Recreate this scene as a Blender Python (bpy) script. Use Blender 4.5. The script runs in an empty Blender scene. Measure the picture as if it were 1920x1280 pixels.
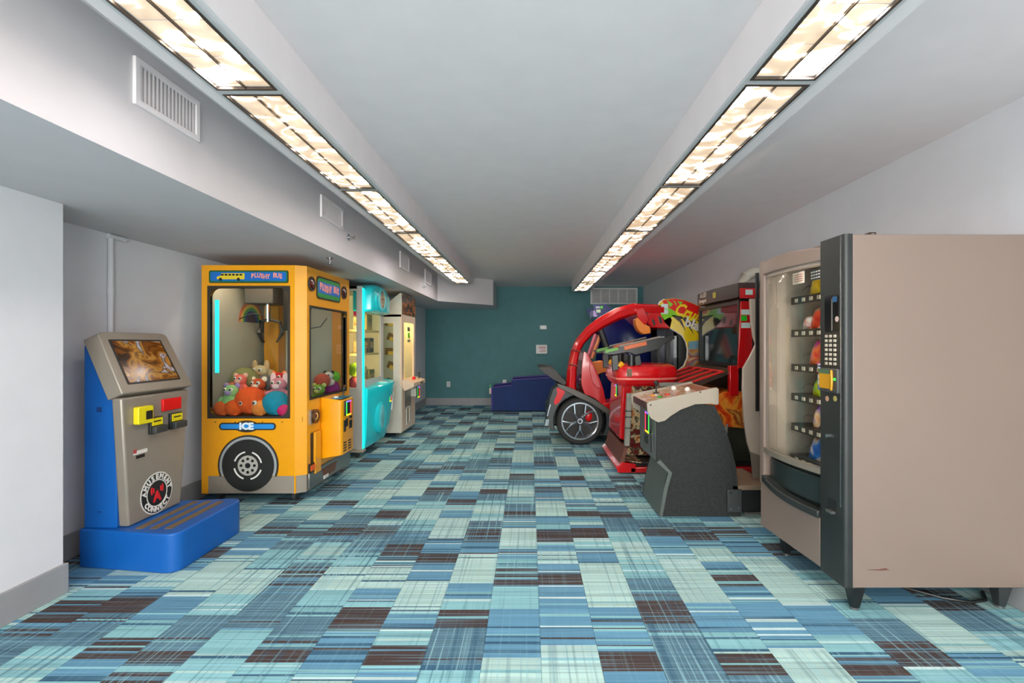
import bpy, bmesh, math, random
from mathutils import Vector, Matrix
random.seed(7)
S = bpy.context.scene
COL = S.collection
PI = math.pi
# ---------------------------------------------------------------- camera
F = 900.0; VX = 993.0; VY = 644.0; H = 1.30          # focal length in px, vanishing point, eye height
cd = bpy.data.cameras.new('camera'); cam = bpy.data.objects.new('camera', cd); COL.objects.link(cam)
cd.sensor_width = 36.0; cd.lens = F / 1920 * 36.0
cd.shift_x = -(VX - 960) / 1920; cd.shift_y = (VY - 640) / 1920
cd.clip_start = 0.05
cam.location = (0, 0, H); cam.rotation_euler = (PI / 2, 0, 0)
S.camera = cam
# ---------------------------------------------------------------- world, daylight, exposure
W = bpy.data.worlds.new('world'); S.world = W; W.use_nodes = True
W.node_tree.nodes['Background'].inputs[0].default_value = (0.86, 0.93, 1.0, 1)
W.node_tree.nodes['Background'].inputs[1].default_value = 1.0
def area(name, loc, rot, sx, sy, power, col):
    l = bpy.data.lights.new(name, 'AREA'); l.shape = 'RECTANGLE'; l.size = sx; l.size_y = sy
    l.energy = power; l.color = col
    o = bpy.data.objects.new(name, l); COL.objects.link(o); o.location = loc; o.rotation_euler = rot
    return o
area('window_daylight', (0.0, -3.75, 1.4), (PI / 2, 0, 0), 4.2, 1.9, 360, (1.0, 0.96, 0.97))
LAMP = 0.75           # brightness of the ceiling light lenses
vs = S.view_settings
vs.view_transform = 'Standard'; vs.look = 'None'; vs.gamma = 1.0; vs.use_curve_mapping = False
vs.exposure = 0.74
# ---------------------------------------------------------------- pixel helpers
def P(px, py, d): return Vector(((px - VX) * d / F, d, H - (py - VY) * d / F))
def onX(px, py, X):
    d = X * F / (px - VX); return P(px, py, d)
def onH(px, py, h):
    d = (H - h) * F / (py - VY); return P(px, py, d)
# ---------------------------------------------------------------- materials
def lin(c):
    out = []
    for v in c:
        v = v / 255.0
        out.append(v / 12.92 if v <= 0.04045 else ((v + 0.055) / 1.055) ** 2.4)
    return (*out, 1.0)
MATS = {}
def pm(name, rgb, rough=0.5, metal=0.0, var=0.06, scale=6.0, bump=0.0, bscale=150.0, coat=0.0, emit=0.0, erg=None, stretch=(1, 1, 1)):
    if name in MATS: return MATS[name]
    m = bpy.data.materials.new(name); m.use_nodes = True; MATS[name] = m
    nt = m.node_tree; N = nt.nodes; L = nt.links; b = N['Principled BSDF']
    b.inputs['Roughness'].default_value = rough; b.inputs['Metallic'].default_value = metal
    b.inputs['Coat Weight'].default_value = coat; b.inputs['Coat Roughness'].default_value = 0.08
    tc = N.new('ShaderNodeTexCoord'); mp = N.new('ShaderNodeMapping'); mp.inputs['Scale'].default_value = stretch
    L.new(tc.outputs['Object'], mp.inputs[0])
    n = N.new('ShaderNodeTexNoise'); n.inputs['Scale'].default_value = scale; n.inputs['Detail'].default_value = 4
    L.new(mp.outputs[0], n.inputs['Vector'])
    r = N.new('ShaderNodeValToRGB'); c = lin(rgb)
    r.color_ramp.elements[0].color = (*[max(0, x * (1 - var)) for x in c[:3]], 1)
    r.color_ramp.elements[1].color = (*[min(1, x * (1 + var)) for x in c[:3]], 1)
    r.color_ramp.elements[0].position = 0.3; r.color_ramp.elements[1].position = 0.7
    L.new(n.outputs['Fac'], r.inputs[0]); L.new(r.outputs[0], b.inputs['Base Color'])
    if bump:
        n2 = N.new('ShaderNodeTexNoise'); n2.inputs['Scale'].default_value = bscale; n2.inputs['Detail'].default_value = 3
        L.new(tc.outputs['Object'], n2.inputs['Vector'])
        bp = N.new('ShaderNodeBump'); bp.inputs['Strength'].default_value = bump; bp.inputs['Distance'].default_value = 0.01
        L.new(n2.outputs['Fac'], bp.inputs['Height']); L.new(bp.outputs[0], b.inputs['Normal'])
    if emit:
        b.inputs['Emission Color'].default_value = lin(erg or rgb); b.inputs['Emission Strength'].default_value = emit
    return m
def ramp_mat(name, stops, scale=6.0, rough=0.4, stretch=(1, 1, 1), detail=4, emit=0.0, wave=None, coat=0.0, distort=0.0, const=False):
    """print / graphic: noise (or wave) through a multi-colour ramp"""
    if name in MATS: return MATS[name]
    m = bpy.data.materials.new(name); m.use_nodes = True; MATS[name] = m
    nt = m.node_tree; N = nt.nodes; L = nt.links; b = N['Principled BSDF']
    b.inputs['Roughness'].default_value = rough; b.inputs['Coat Weight'].default_value = coat
    tc = N.new('ShaderNodeTexCoord'); mp = N.new('ShaderNodeMapping'); mp.inputs['Scale'].default_value = stretch
    L.new(tc.outputs['Object'], mp.inputs[0])
    if wave:
        n = N.new('ShaderNodeTexWave'); n.bands_direction = wave; n.inputs['Scale'].default_value = scale; n.inputs['Distortion'].default_value = distort
    else:
        n = N.new('ShaderNodeTexNoise'); n.inputs['Scale'].default_value = scale; n.inputs['Detail'].default_value = detail
        n.inputs['Distortion'].default_value = distort
    L.new(mp.outputs[0], n.inputs['Vector'])
    r = N.new('ShaderNodeValToRGB'); e = r.color_ramp.elements
    if const: r.color_ramp.interpolation = 'CONSTANT'
    while len(e) < len(stops): e.new(0.5)
    for i, (p, c) in enumerate(stops):
        e[i].position = p; e[i].color = lin(c)
    L.new(n.outputs['Fac'], r.inputs[0]); L.new(r.outputs[0], b.inputs['Base Color'])
    if emit:
        L.new(r.outputs[0], b.inputs['Emission Color']); b.inputs['Emission Strength'].default_value = emit
    return m
def glass_mat(name, tint=(242, 246, 243), ior=1.4, rough=0.0):
    if name in MATS: return MATS[name]
    m = bpy.data.materials.new(name); m.use_nodes = True; MATS[name] = m
    nt = m.node_tree; N = nt.nodes; L = nt.links; N.remove(N['Principled BSDF'])
    t = N.new('ShaderNodeBsdfTransparent'); t.inputs[0].default_value = lin(tint)
    g = N.new('ShaderNodeBsdfGlossy'); g.inputs['Roughness'].default_value = rough
    n = N.new('ShaderNodeTexNoise'); n.inputs['Scale'].default_value = 3.0
    lw = N.new('ShaderNodeLayerWeight'); lw.inputs[0].default_value = 0.5
    pw = N.new('ShaderNodeMath'); pw.operation = 'POWER'; pw.inputs[1].default_value = 5.0; L.new(lw.outputs['Facing'], pw.inputs[0])
    f0 = ((ior - 1) / (ior + 1)) ** 2
    fr = N.new('ShaderNodeMath'); fr.operation = 'MULTIPLY_ADD'; fr.inputs[1].default_value = 1 - f0; fr.inputs[2].default_value = f0; L.new(pw.outputs[0], fr.inputs[0])
    mx = N.new('ShaderNodeMixShader')
    L.new(fr.outputs[0], mx.inputs[0]); L.new(t.outputs[0], mx.inputs[1]); L.new(g.outputs[0], mx.inputs[2])
    L.new(mx.outputs[0], N['Material Output'].inputs[0])
    return m
def lens_mat():
    m = bpy.data.materials.new('light_lens'); m.use_nodes = True; MATS['light_lens'] = m
    nt = m.node_tree; N = nt.nodes; L = nt.links; b = N['Principled BSDF']
    g = N.new('ShaderNodeNewGeometry'); mp = N.new('ShaderNodeMapping'); mp.inputs['Scale'].default_value = (7, 9, 7)
    L.new(g.outputs['Position'], mp.inputs[0])
    n = N.new('ShaderNodeTexNoise'); n.inputs['Scale'].default_value = 1.0; n.inputs['Detail'].default_value = 1.5; n.inputs['Distortion'].default_value = 1.2
    L.new(mp.outputs[0], n.inputs['Vector'])
    r = N.new('ShaderNodeValToRGB'); e = r.color_ramp.elements
    for _ in range(2): e.new(0.5)
    for i, (p, c) in enumerate([(0.34, (0.46, 0.30, 0.175)), (0.52, (0.66, 0.47, 0.29)), (0.60, (0.95, 0.80, 0.58)), (0.66, (0.96, 0.93, 1.0))]):
        e[i].position = p; e[i].color = (*c, 1)
    L.new(n.outputs['Fac'], r.inputs[0]); L.new(r.outputs[0], b.inputs['Emission Color'])
    mr = N.new('ShaderNodeMapRange'); mr.interpolation_type = 'SMOOTHSTEP'
    mr.inputs[1].default_value = 0.52; mr.inputs[2].default_value = 0.71; mr.inputs[3].default_value = LAMP; mr.inputs[4].default_value = LAMP * 46
    L.new(n.outputs['Fac'], mr.inputs[0]); L.new(mr.outputs[0], b.inputs['Emission Strength'])   # noise-placed hot spots, boosted to throw more light into the room
    b.inputs['Base Color'].default_value = (0.6, 0.55, 0.48, 1); b.inputs['Roughness'].default_value = 0.3
    return m
def carpet_mat():
    m = bpy.data.materials.new('carpet'); m.use_nodes = True; MATS['carpet'] = m
    nt = m.node_tree; N = nt.nodes; L = nt.links; b = N['Principled BSDF']
    b.inputs['Roughness'].default_value = 0.95; b.inputs['Specular IOR Level'].default_value = 0.08
    at = N.new('ShaderNodeAttribute'); at.attribute_name = 'dye'
    g = N.new('ShaderNodeNewGeometry')
    def streak(sc, lo, hi, seedoff):
        mp = N.new('ShaderNodeMapping'); mp.inputs['Scale'].default_value = sc; mp.inputs['Location'].default_value = (seedoff, seedoff * 2.3, 0)
        L.new(g.outputs['Position'], mp.inputs[0])
        n = N.new('ShaderNodeTexNoise'); n.inputs['Scale'].default_value = 1; n.inputs['Detail'].default_value = 2
        L.new(mp.outputs[0], n.inputs['Vector'])
        mr = N.new('ShaderNodeMapRange'); mr.inputs[1].default_value = lo; mr.inputs[2].default_value = hi
        L.new(n.outputs['Fac'], mr.inputs[0]); return mr.outputs[0]
    def mix(fac, a, bcol, mode='MIX'):
        mx = N.new('ShaderNodeMix'); mx.data_type = 'RGBA'; mx.blend_type = mode
        if isinstance(fac, float): mx.inputs[0].default_value = fac
        else: L.new(fac, mx.inputs[0])
        for i, s in ((6, a), (7, bcol)):
            if isinstance(s, tuple): mx.inputs[i].default_value = s
            else: L.new(s, mx.inputs[i])
        return mx.outputs[2]
    def mul(a, bb):
        k = N.new('ShaderNodeMath'); k.operation = 'MULTIPLY'
        for i, s in ((0, a), (1, bb)):
            if isinstance(s, float): k.inputs[i].default_value = s
            else: L.new(s, k.inputs[i])
        return k.outputs[0]
    hat = at.outputs['Alpha']
    v1 = streak((80, 0.9, 1), 0.55, 0.66, 1.7)       # light warp threads running along the plank
    v2 = streak((58, 0.8, 1), 0.54, 0.66, 9.1)       # dark warp threads
    h1 = streak((1.3, 120, 1), 0.54, 0.66, 4.4)      # light weft streaks
    h2 = streak((1.6, 95, 1), 0.56, 0.68, 7.3)
    c = mix(mul(mul(v1, hat), 0.75), at.outputs['Color'], lin((152, 196, 204)))
    c = mix(mul(mul(v2, hat), 0.60), c, lin((52, 88, 112)))
    c = mix(mul(h1, 0.42), c, lin((140, 184, 204)))
    c = mix(mul(h2, 0.38), c, lin((52, 78, 104)))
    f = streak((260, 260, 1), 0.3, 0.7, 3.0)
    c = mix(mul(f, 0.09), c, (0.02, 0.03, 0.04, 1))
    L.new(c, b.inputs['Base Color'])
    return m
# ---------------------------------------------------------------- mesh builder
ROOT = {}
class B:
    def __init__(s): s.bm = bmesh.new()
    def face(s, pts):
        vs_ = [s.bm.verts.new(p) for p in pts]
        return s.bm.faces.new(vs_)
    def box(s, x0, x1, y0, y1, z0, z1):
        v = [s.bm.verts.new((x, y, z)) for x in (x0, x1) for y in (y0, y1) for z in (z0, z1)]
        for f in ((0, 1, 3, 2), (4, 6, 7, 5), (0, 4, 5, 1), (2, 3, 7, 6), (0, 2, 6, 4), (1, 5, 7, 3)):
            s.bm.faces.new([v[i] for i in f])
        return s
    def prism(s, pts, axis, a0, a1):
        """pts in the two remaining axes (order x,y,z), extruded along axis a0..a1"""
        def mk(p, a):
            if axis == 'x': return (a, p[0], p[1])
            if axis == 'y': return (p[0], a, p[1])
            return (p[0], p[1], a)
        A = [s.bm.verts.new(mk(p, a0)) for p in pts]; C = [s.bm.verts.new(mk(p, a1)) for p in pts]
        n = len(pts)
        for i in range(n):
            j = (i + 1) % n; s.bm.faces.new((A[i], A[j], C[j], C[i]))
        s.bm.faces.new(A[::-1]); s.bm.faces.new(C)
        return s
    def loft(s, loops, cap=True):
        R = [[s.bm.verts.new(p) for p in lp] for lp in loops]; n = len(loops[0])
        for a, b in zip(R, R[1:]):
            for i in range(n):
                j = (i + 1) % n; s.bm.faces.new((a[i], a[j], b[j], b[i]))
        if cap: s.bm.faces.new(R[0][::-1]); s.bm.faces.new(R[-1])
        return s
    def tube(s, pts, r, seg=10, closed=False):
        pts = [Vector(p) for p in pts]; n = len(pts); loops = []
        rs = r if isinstance(r, (list, tuple)) else [r] * n
        for i, p in enumerate(pts):
            t = (pts[(i + 1) % n] - pts[i - 1]) if closed else (pts[min(i + 1, n - 1)] - pts[max(i - 1, 0)])
            t.normalize(); up = Vector((0, 0, 1)) if abs(t.z) < 0.9 else Vector((0, 1, 0))
            a = t.cross(up).normalized(); b = a.cross(t)
            loops.append([p + a * rs[i] * math.cos(2 * PI * k / seg) + b * rs[i] * math.sin(2 * PI * k / seg) for k in range(seg)])
        if closed: loops.append(loops[0])
        s.loft(loops, not closed)
        return s
    def cyl(s, c, axis, r, d, seg=24, r2=None):
        """centred on c, extends d along axis from c"""
        c = Vector(c); r2 = r if r2 is None else r2
        ax = {'x': Vector((1, 0, 0)), 'y': Vector((0, 1, 0)), 'z': Vector((0, 0, 1))}[axis]
        u = {'x': Vector((0, 1, 0)), 'y': Vector((1, 0, 0)), 'z': Vector((1, 0, 0))}[axis]; w = ax.cross(u)
        s.loft([[c + u * rr * math.cos(2 * PI * k / seg) + w * rr * math.sin(2 * PI * k / seg) + ax * dd for k in range(seg)] for rr, dd in ((r, 0), (r2, d))])
        return s
    def ring(s, c, axis, r0, r1, d, seg=32, a0=0.0, a1=2 * PI):
        c = Vector(c)
        ax = {'x': Vector((1, 0, 0)), 'y': Vector((0, 1, 0)), 'z': Vector((0, 0, 1))}[axis]
        u = {'x': Vector((0, 1, 0)), 'y': Vector((1, 0, 0)), 'z': Vector((1, 0, 0))}[axis]; w = Vector((0, 0, 1)) if axis != 'z' else Vector((0, 1, 0))
        full = abs(a1 - a0 - 2 * PI) < 1e-6
        prof = [(r0, 0), (r1, 0), (r1, d), (r0, d)]
        loops = []
        for k in range(seg + (0 if full else 1)):
            a = a0 + (a1 - a0) * k / seg
            loops.append([c + (u * math.cos(a) + w * math.sin(a)) * rr + ax * dd for rr, dd in prof])
        if full: loops.append(loops[0])
        s.loft(loops, not full); bmesh.ops.remove_doubles(s.bm, verts=s.bm.verts, dist=1e-6)
        return s
    def sphere(s, c, r, seg=14, rot=None):
        if not isinstance(r, (tuple, list)): r = (r, r, r)
        M = Matrix.Translation(Vector(c)) @ (rot.to_4x4() if rot else Matrix()) @ Matrix.Diagonal((*r, 1))
        bmesh.ops.create_uvsphere(s.bm, u_segments=seg, v_segments=max(6, seg * 2 // 3), radius=1, matrix=M)
        return s
    def frame(s, axis, a0, a1, o, h, r=0.05, n=6):
        """plate with a rounded rectangular hole: o, h = (u0,u1,v0,v1) outer and hole"""
        inn, out = [], []
        cs = [(h[1] - r, h[3] - r, 0), (h[0] + r, h[3] - r, PI / 2), (h[0] + r, h[2] + r, PI), (h[1] - r, h[2] + r, 1.5 * PI)]
        oc = [(o[1], o[3]), (o[0], o[3]), (o[0], o[2]), (o[1], o[2])]
        for q, (cx, cy, b0) in enumerate(cs):
            for k in range(n + 1):
                a = b0 + PI / 2 * k / n; p = (cx + r * math.cos(a), cy + r * math.sin(a)); inn.append(p)
                if 2 * k == n: out.append(oc[q])
                else:
                    first = 2 * k < n; horiz = (q % 2 == 0) == first
                    out.append((oc[q][0], p[1]) if horiz else (p[0], oc[q][1]))
        def mk(p, a):
            if axis == 'x': return (a, p[0], p[1])
            if axis == 'y': return (p[0], a, p[1])
            return (p[0], p[1], a)
        L4 = [[mk(p, a) for p in lp] for lp, a in ((out, a0), (inn, a0), (inn, a1), (out, a1))]
        L4.append(L4[0]); s.loft(L4, False); bmesh.ops.remove_doubles(s.bm, verts=s.bm.verts, dist=1e-6)
        return s
    def rrect(s, axis, a0, a1, h, r=0.03, n=5):
        pts = []
        for cx, cy, b0 in [(h[1] - r, h[3] - r, 0), (h[0] + r, h[3] - r, PI / 2), (h[0] + r, h[2] + r, PI), (h[1] - r, h[2] + r, 1.5 * PI)]:
            for k in range(n + 1):
                a = b0 + PI / 2 * k / n; pts.append((cx + r * math.cos(a), cy + r * math.sin(a)))
        return s.prism(pts, axis, a0, a1)
    def text(s, txt, size, origin, right, up, bold=0.0, depth=0.0015, squash=1.0):
        cu = bpy.data.curves.new('t', 'FONT'); cu.body = txt; cu.size = size; cu.align_x = 'CENTER'; cu.align_y = 'CENTER'
        cu.extrude = depth; cu.offset = bold; cu.resolution_u = 2
        o = bpy.data.objects.new('t', cu); COL.objects.link(o)
        me = bpy.data.meshes.new_from_object(o)
        r = Vector(right).normalized(); u = Vector(up).normalized(); n = r.cross(u)
        M = Matrix(((r.x * squash, u.x, n.x, origin[0]), (r.y * squash, u.y, n.y, origin[1]), (r.z * squash, u.z, n.z, origin[2]), (0, 0, 0, 1)))
        me.transform(M); s.bm.from_mesh(me)
        bpy.data.objects.remove(o); bpy.data.curves.remove(cu); bpy.data.meshes.remove(me)
        return s
    def xf(s, M): bmesh.ops.transform(s.bm, matrix=M, verts=s.bm.verts); return s
    def mesh(s, name, mat, off, smooth, ang=35):
        bmesh.ops.recalc_face_normals(s.bm, faces=s.bm.faces)
        bmesh.ops.translate(s.bm, vec=-Vector(off), verts=s.bm.verts)
        me = bpy.data.meshes.new(name); s.bm.to_mesh(me); s.bm.free()
        me.materials.append(mat)
        if smooth:
            me.shade_smooth(); me.set_sharp_from_angle(angle=math.radians(ang))
        return me
    def build(s, name, mat, parent=None, origin=(0, 0, 0), bevel=0.0, smooth=True, label=None, seg=2):
        off = ROOT[parent.name] if parent else Vector(origin)
        me = s.mesh(name, mat, off, smooth)
        o = bpy.data.objects.new(name, me); COL.objects.link(o); ROOT[o.name] = Vector(off)
        if parent: o.parent = parent
        else: o.location = origin
        if bevel:
            md = o.modifiers.new('bevel', 'BEVEL'); md.width = bevel; md.segments = seg; md.limit_method = 'ANGLE'; md.angle_limit = math.radians(40)
        if label: o['label'] = label
        return o
def thing(name, label, cat, loc, group=None):
    o = bpy.data.objects.new(name, None); COL.objects.link(o); o.location = loc; o.empty_display_size = 0.1
    ROOT[o.name] = Vector(loc); return tag(o, label, cat, group)
def tag(o, label, cat, group=None):
    o['label'] = label; o['category'] = cat
    if group: o['group'] = group
    return o
def struct(o, label=None):
    o['kind'] = 'structure'
    if label: o['label'] = label
    return o
def bx(name, mat, parent, x0, x1, y0, y1, z0, z1, bevel=0.0, label=None):
    return B().box(x0, x1, y0, y1, z0, z1).build(name, mat, parent, bevel=bevel, smooth=bool(bevel), label=label)
# ---------------------------------------------------------------- shared materials
WHITE = pm('wall_paint', (218, 216, 220), 0.7, var=0.02, bump=0.05)
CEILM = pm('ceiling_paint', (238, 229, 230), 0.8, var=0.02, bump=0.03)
TEALW = pm('teal_wall_paint', (72, 122, 127), 0.65, var=0.05, bump=0.05)
BASEM = pm('grey_baseboard', (150, 149, 150), 0.6, var=0.04)
TRIMW = pm('white_enamel', (214, 214, 214), 0.4, var=0.02)
BLACK = pm('black_plastic', (26, 27, 27), 0.4, var=0.1)
DARK = pm('dark_grey_plastic', (52, 54, 54), 0.5, var=0.08)
CHROME = pm('chrome', (200, 200, 205), 0.18, 1.0, var=0.03)
STEEL = pm('brushed_steel', (150, 148, 145), 0.35, 0.9, var=0.06, stretch=(1, 1, 12))
RED = pm('red_gloss', (205, 16, 22), 0.22, var=0.05, coat=0.6)
GLASS = glass_mat('clear_glass')
# ================================================================ THE ROOM
YB = 10.13; XR = 2.40; CE = 2.50; BUL = 2.026; XV = -1.57; XL = -2.78; XP = -2.43; YBK = -3.5; YPI = 2.5
LENS = lens_mat(); CARPET = carpet_mat()
# floor slab and its carpet planks
fl = struct(B().box(-3.1, 2.7, YBK - .2, YB + .2, -0.12, -0.006).build('floor', pm('floor_backing', (70, 92, 104), 0.95, var=0.3, scale=14), None), 'patterned blue carpet floor')
CW = 0.2424; C0 = 0.047
darks = {}
def addd(org, sc, lst):
    for xc, y0, y1 in lst:
        px = org[0] + xc / sc; a = org[1] + y0 / sc; b = org[1] + y1 / sc
        za = H * F / (a - VY); zb = H * F / (b - VY); zm = H * F / ((a + b) / 2 - VY)
        k = math.floor(((px - VX) * zm / F - C0) / CW); darks.setdefault(k, []).append((zb, za))
addd((780, 900), 3.3675, [(130, 40, 75), (275, 120, 155), (475, 55, 85), (825, 40, 80), (1170, 40, 75), (645, 200, 235), (1050, 195, 235), (1250, 195, 235), (415, 310, 380), (125, 460, 530), (870, 315, 390), (1095, 300, 365), (625, 555, 670), (910, 590, 665), (285, 840, 930), (1260, 1040, 1220), (25, 1070, 1180)])
addd((1100, 900), 3.367, [(465, 305, 350), (720, 330, 380), (920, 300, 345), (990, 595, 680), (510, 760, 910), (1100, 1120, 1240)])
addd((380, 930), 3.657, [(930, 25, 65), (1290, 90, 140), (410, 205, 275), (690, 215, 270), (930, 215, 270), (1190, 210, 275), (1350, 330, 410), (640, 510, 610), (1090, 760, 920), (490, 1040, 1160), (1310, 1050, 1180), (70, 350, 440)])
addd((0, 1080), 4.0, [(370, 180, 350), (870, 160, 280), (850, 460, 620), (1130, 560, 750)])
addd((1480, 1080), 4.364, [(720, 670, 860), (1150, 530, 740)])
addd((700, 740), 3.556, [(110, 770, 820), (430, 620, 650), (580, 695, 735), (790, 630, 660), (1530, 615, 650), (1700, 620, 640), (1310, 540, 570), (1670, 540, 575), (1430, 440, 460), (1130, 445, 465), (900, 440, 455), (660, 505, 520), (510, 485, 500), (330, 500, 515), (190, 485, 505), (150, 360, 370), (460, 360, 370), (690, 320, 330), (850, 355, 370), (1000, 310, 325), (1250, 360, 375), (1120, 285, 300), (770, 250, 260), (540, 260, 270), (400, 285, 300), (310, 260, 270)])
DYE = {'dark': (78, 64, 60), 'blue': (100, 148, 176), 'mint': (178, 209, 202), 'teal': (138, 190, 196), 'slate': (92, 124, 140), 'white': (198, 222, 221), 'deep': (62, 98, 122)}
def column_bands(k):
    rnd = random.Random(k * 31 + 5)
    ds = sorted(darks.get(k, []))
    out = []
    for d in ds:
        if out and d[0] - out[-1][1] < 0.12: continue
        out.append(d)
    full = []; z = -1.2 + rnd.random()
    for d in out + [(99, 99)]:
        while z + 0.95 < d[0] and z < 10.6:
            if d[0] - z < 1.35 and d[0] < 50 and full: break
            full.append((z, z + 0.2)); z += 1.0
        if d[0] < 50: full.append((d[0], max(d[1], d[0] + 0.14))); z = d[0] + 1.0
    full.sort(); bands = []        # (z0,z1,kind,hatch)
    for (a0, a1), (b0, b1) in zip(full, full[1:]):
        hatch = rnd.random() < 0.45
        bands.append((a0, a1, 'dark', 0.55 if hatch else 0.12))
        g = b0 - a1
        if g <= 0.02: continue
        seq = [('teal', .12, .5), ('blue', .2, .2), ('mint', .42, .55), ('blue', .26, .12)] if not hatch else [('slate', .2, .9), ('teal', .2, 1.0), ('mint', .22, .9), ('teal', .16, 1.0), ('slate', .22, .9)]
        if rnd.random() < 0.25: seq = seq[::-1]
        z = a1
        for kd, fr, hh in seq:
            bands.append((z, z + g * fr, kd, hh)); z += g * fr
    return bands
def strips(k, y0, y1):
    rnd = random.Random(int(k * 1000 + y0 * 77))
    bands = BANDS[k]; cuts = [y0]; res = []
    y = y0
    while y < y1 - 0.004:
        step = rnd.choice([.008, .012, .012, .018, .018, .03, .045]); nb = None
        for b in bands:
            if b[0] <= y + 1e-5 < b[1]: nb = b
        if nb is None: nb = (y, y + .1, 'blue', .2)
        ye = min(y + step, nb[1] if nb[1] - y > .004 else y + .01, y1)
        kind = nb[2]; r = rnd.random()
        edge = min(y - nb[0], nb[1] - ye)
        if step < .02 and r < {'blue': .62, 'slate': .4, 'teal': .4, 'dark': .42, 'mint': .3}[nb[2]] and (edge < .09 or nb[2] in ('blue', 'teal')):
            kind = rnd.choice({'dark': ['blue', 'teal', 'slate'], 'blue': ['white', 'deep', 'teal', 'teal', 'dark', 'deep'], 'mint': ['white', 'teal', 'deep'], 'teal': ['white', 'deep', 'mint'], 'slate': ['teal', 'blue', 'dark'], }[nb[2]])
        c = DYE[kind]; j = 1 + rnd.uniform(-.07, .07)
        res.append((y, ye, tuple(min(255, v * j) for v in c), nb[3])); y = ye
    return res
BANDS = {}
k0 = math.floor((XL - C0) / CW); k1 = math.floor((XR - C0) / CW)
for k in range(k0, k1 + 1):
    BANDS[k] = column_bands(k)
    rnd = random.Random(k * 7 + 3); y = -0.9 + rnd.random() * 0.9
    xa = max(XL, C0 + k * CW) + .0006; xb = min(XR, C0 + (k + 1) * CW) - .0006
    while y < YB:
        ya = max(y, -0.9) + .0006; yb = min(y + 1.0, YB) - .0006; y += 1.0
        if yb - ya < .02: continue
        st = strips(k, ya, yb); n = len(st)
        vv = []; ff = []; cols = []
        for (p, q, c, hh) in st: vv += [(xa, p, 0), (xb, p, 0)]
        vv += [(xa, yb, 0), (xb, yb, 0)]
        for i in range(n): ff.append((2 * i, 2 * i + 1, 2 * i + 3, 2 * i + 2)); cols.append((*lin(st[i][2])[:3], st[i][3]))
        m0 = len(vv); vv += [(xa, ya, -.006), (xb, ya, -.006), (xb, yb, -.006), (xa, yb, -.006)]
        ff += [(m0, m0 + 1, 1, 0), (m0 + 2, m0 + 3, 2 * n, 2 * n + 1), (m0 + 3, m0, 0, 2 * n), (m0 + 1, m0 + 2, 2 * n + 1, 1)]
        cols += [(.05, .08, .1, 0)] * 4
        me = bpy.data.meshes.new('carpet_plank'); me.from_pydata(vv, [], ff); me.materials.append(CARPET)
        ca = me.color_attributes.new('dye', 'FLOAT_COLOR', 'CORNER'); i = 0
        for p in me.polygons:
            for _ in p.loop_indices: ca.data[i].color = cols[p.index]; i += 1
        o = bpy.data.objects.new('carpet_plank', me); COL.objects.link(o); o.parent = fl
# walls
T = 0.15
struct(B().box(XL - T, XR + T, YB, YB + T, 0, CE).build('wall_back', TEALW), 'teal painted end wall')
struct(B().box(XR, XR + T, YBK, YB, 0, CE).build('wall_right', WHITE), 'white side wall behind the vending machine')
wl = struct(B().box(XL - T, XL, YPI, 7.45, 0, BUL).build('wall_left', WHITE), 'white recessed wall behind the claw machines')
struct(B().box(XL - T, XP, YBK, YPI, 0, BUL).build('wall_left_near', WHITE), 'white projecting wall corner')
struct(B().box(XL - T, -2.2, 7.45, YB, 0, BUL).build('wall_left_far', WHITE), 'white wall beside the teal end wall')
# ceiling with bulkhead and two light soffits
cl = struct(B().box(XL - T, XR + T, YBK, YB + T, CE, CE + T).build('ceiling', CEILM), 'pale grey ceiling')
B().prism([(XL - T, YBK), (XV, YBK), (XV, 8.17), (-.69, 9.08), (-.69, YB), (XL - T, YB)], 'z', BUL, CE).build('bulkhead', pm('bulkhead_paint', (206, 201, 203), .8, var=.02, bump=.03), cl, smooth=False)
LH = 2.31
LROW = [(-1.315, -.965, -1.24, -1.0, 1.92, 8.02, 8.15), (.817, 1.17, .84, 1.09, 1.848, 9.17, 9.3)]
for x0, x1, a, b_, ys, ye, yend in LROW:
    B().box(x0, x1, YBK, yend, LH + .004, CE).build('soffit', CEILM, cl, smooth=False)
# wall behind the camera with a wide window
wf = B()
wf.box(XL - T, -2.1, YBK - T, YBK, 0, CE).box(2.1, XR + T, YBK - T, YBK, 0, CE).box(-2.1, 2.1, YBK - T, YBK, 0, .45).box(-2.1, 2.1, YBK - T, YBK, 2.3, CE)
struct(wf.build('wall_front', WHITE), 'white wall with the wide window')
wn = struct(B().frame('y', YBK - .09, YBK - .03, (-2.1, 2.1, .45, 2.3), (-2.04, 2.04, .51, 2.24), r=.01).build('window_1', TRIMW), 'wide white framed window')
for xx in (-.72, .66): bx('mullion', TRIMW, wn, xx, xx + .06, YBK - .09, YBK - .03, .51, 2.24)
for xa, xb in ((-2.04, -.72), (-.66, .66), (.72, 2.04)): bx('pane', GLASS, wn, xa, xb, YBK - .065, YBK - .06, .51, 2.24)
# baseboards
def base(name, x0, x1, y0, y1, lab):
    o = struct(B().box(x0, x1, y0, y1, 0, .155).build(name, BASEM, bevel=.004, smooth=False), lab)
base('baseboard_back', -2.2, XR, YB - .014, YB, 'grey baseboard along the teal wall')
base('baseboard_right', XR - .014, XR, YBK, YB - .014, 'grey baseboard along the right wall')
base('baseboard_left', XL, XL + .014, YPI, 7.45, 'grey baseboard along the recessed wall')
base('baseboard_near', XP, XP + .016, YBK, YPI + .016, 'grey baseboard of the projecting wall corner')
base('baseboard_corner', XL, XP, YPI, YPI + .016, 'grey baseboard return of the wall corner')
base('baseboard_far', -2.2, -2.186, 7.45, YB - .014, 'grey baseboard beside the end wall')
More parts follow.
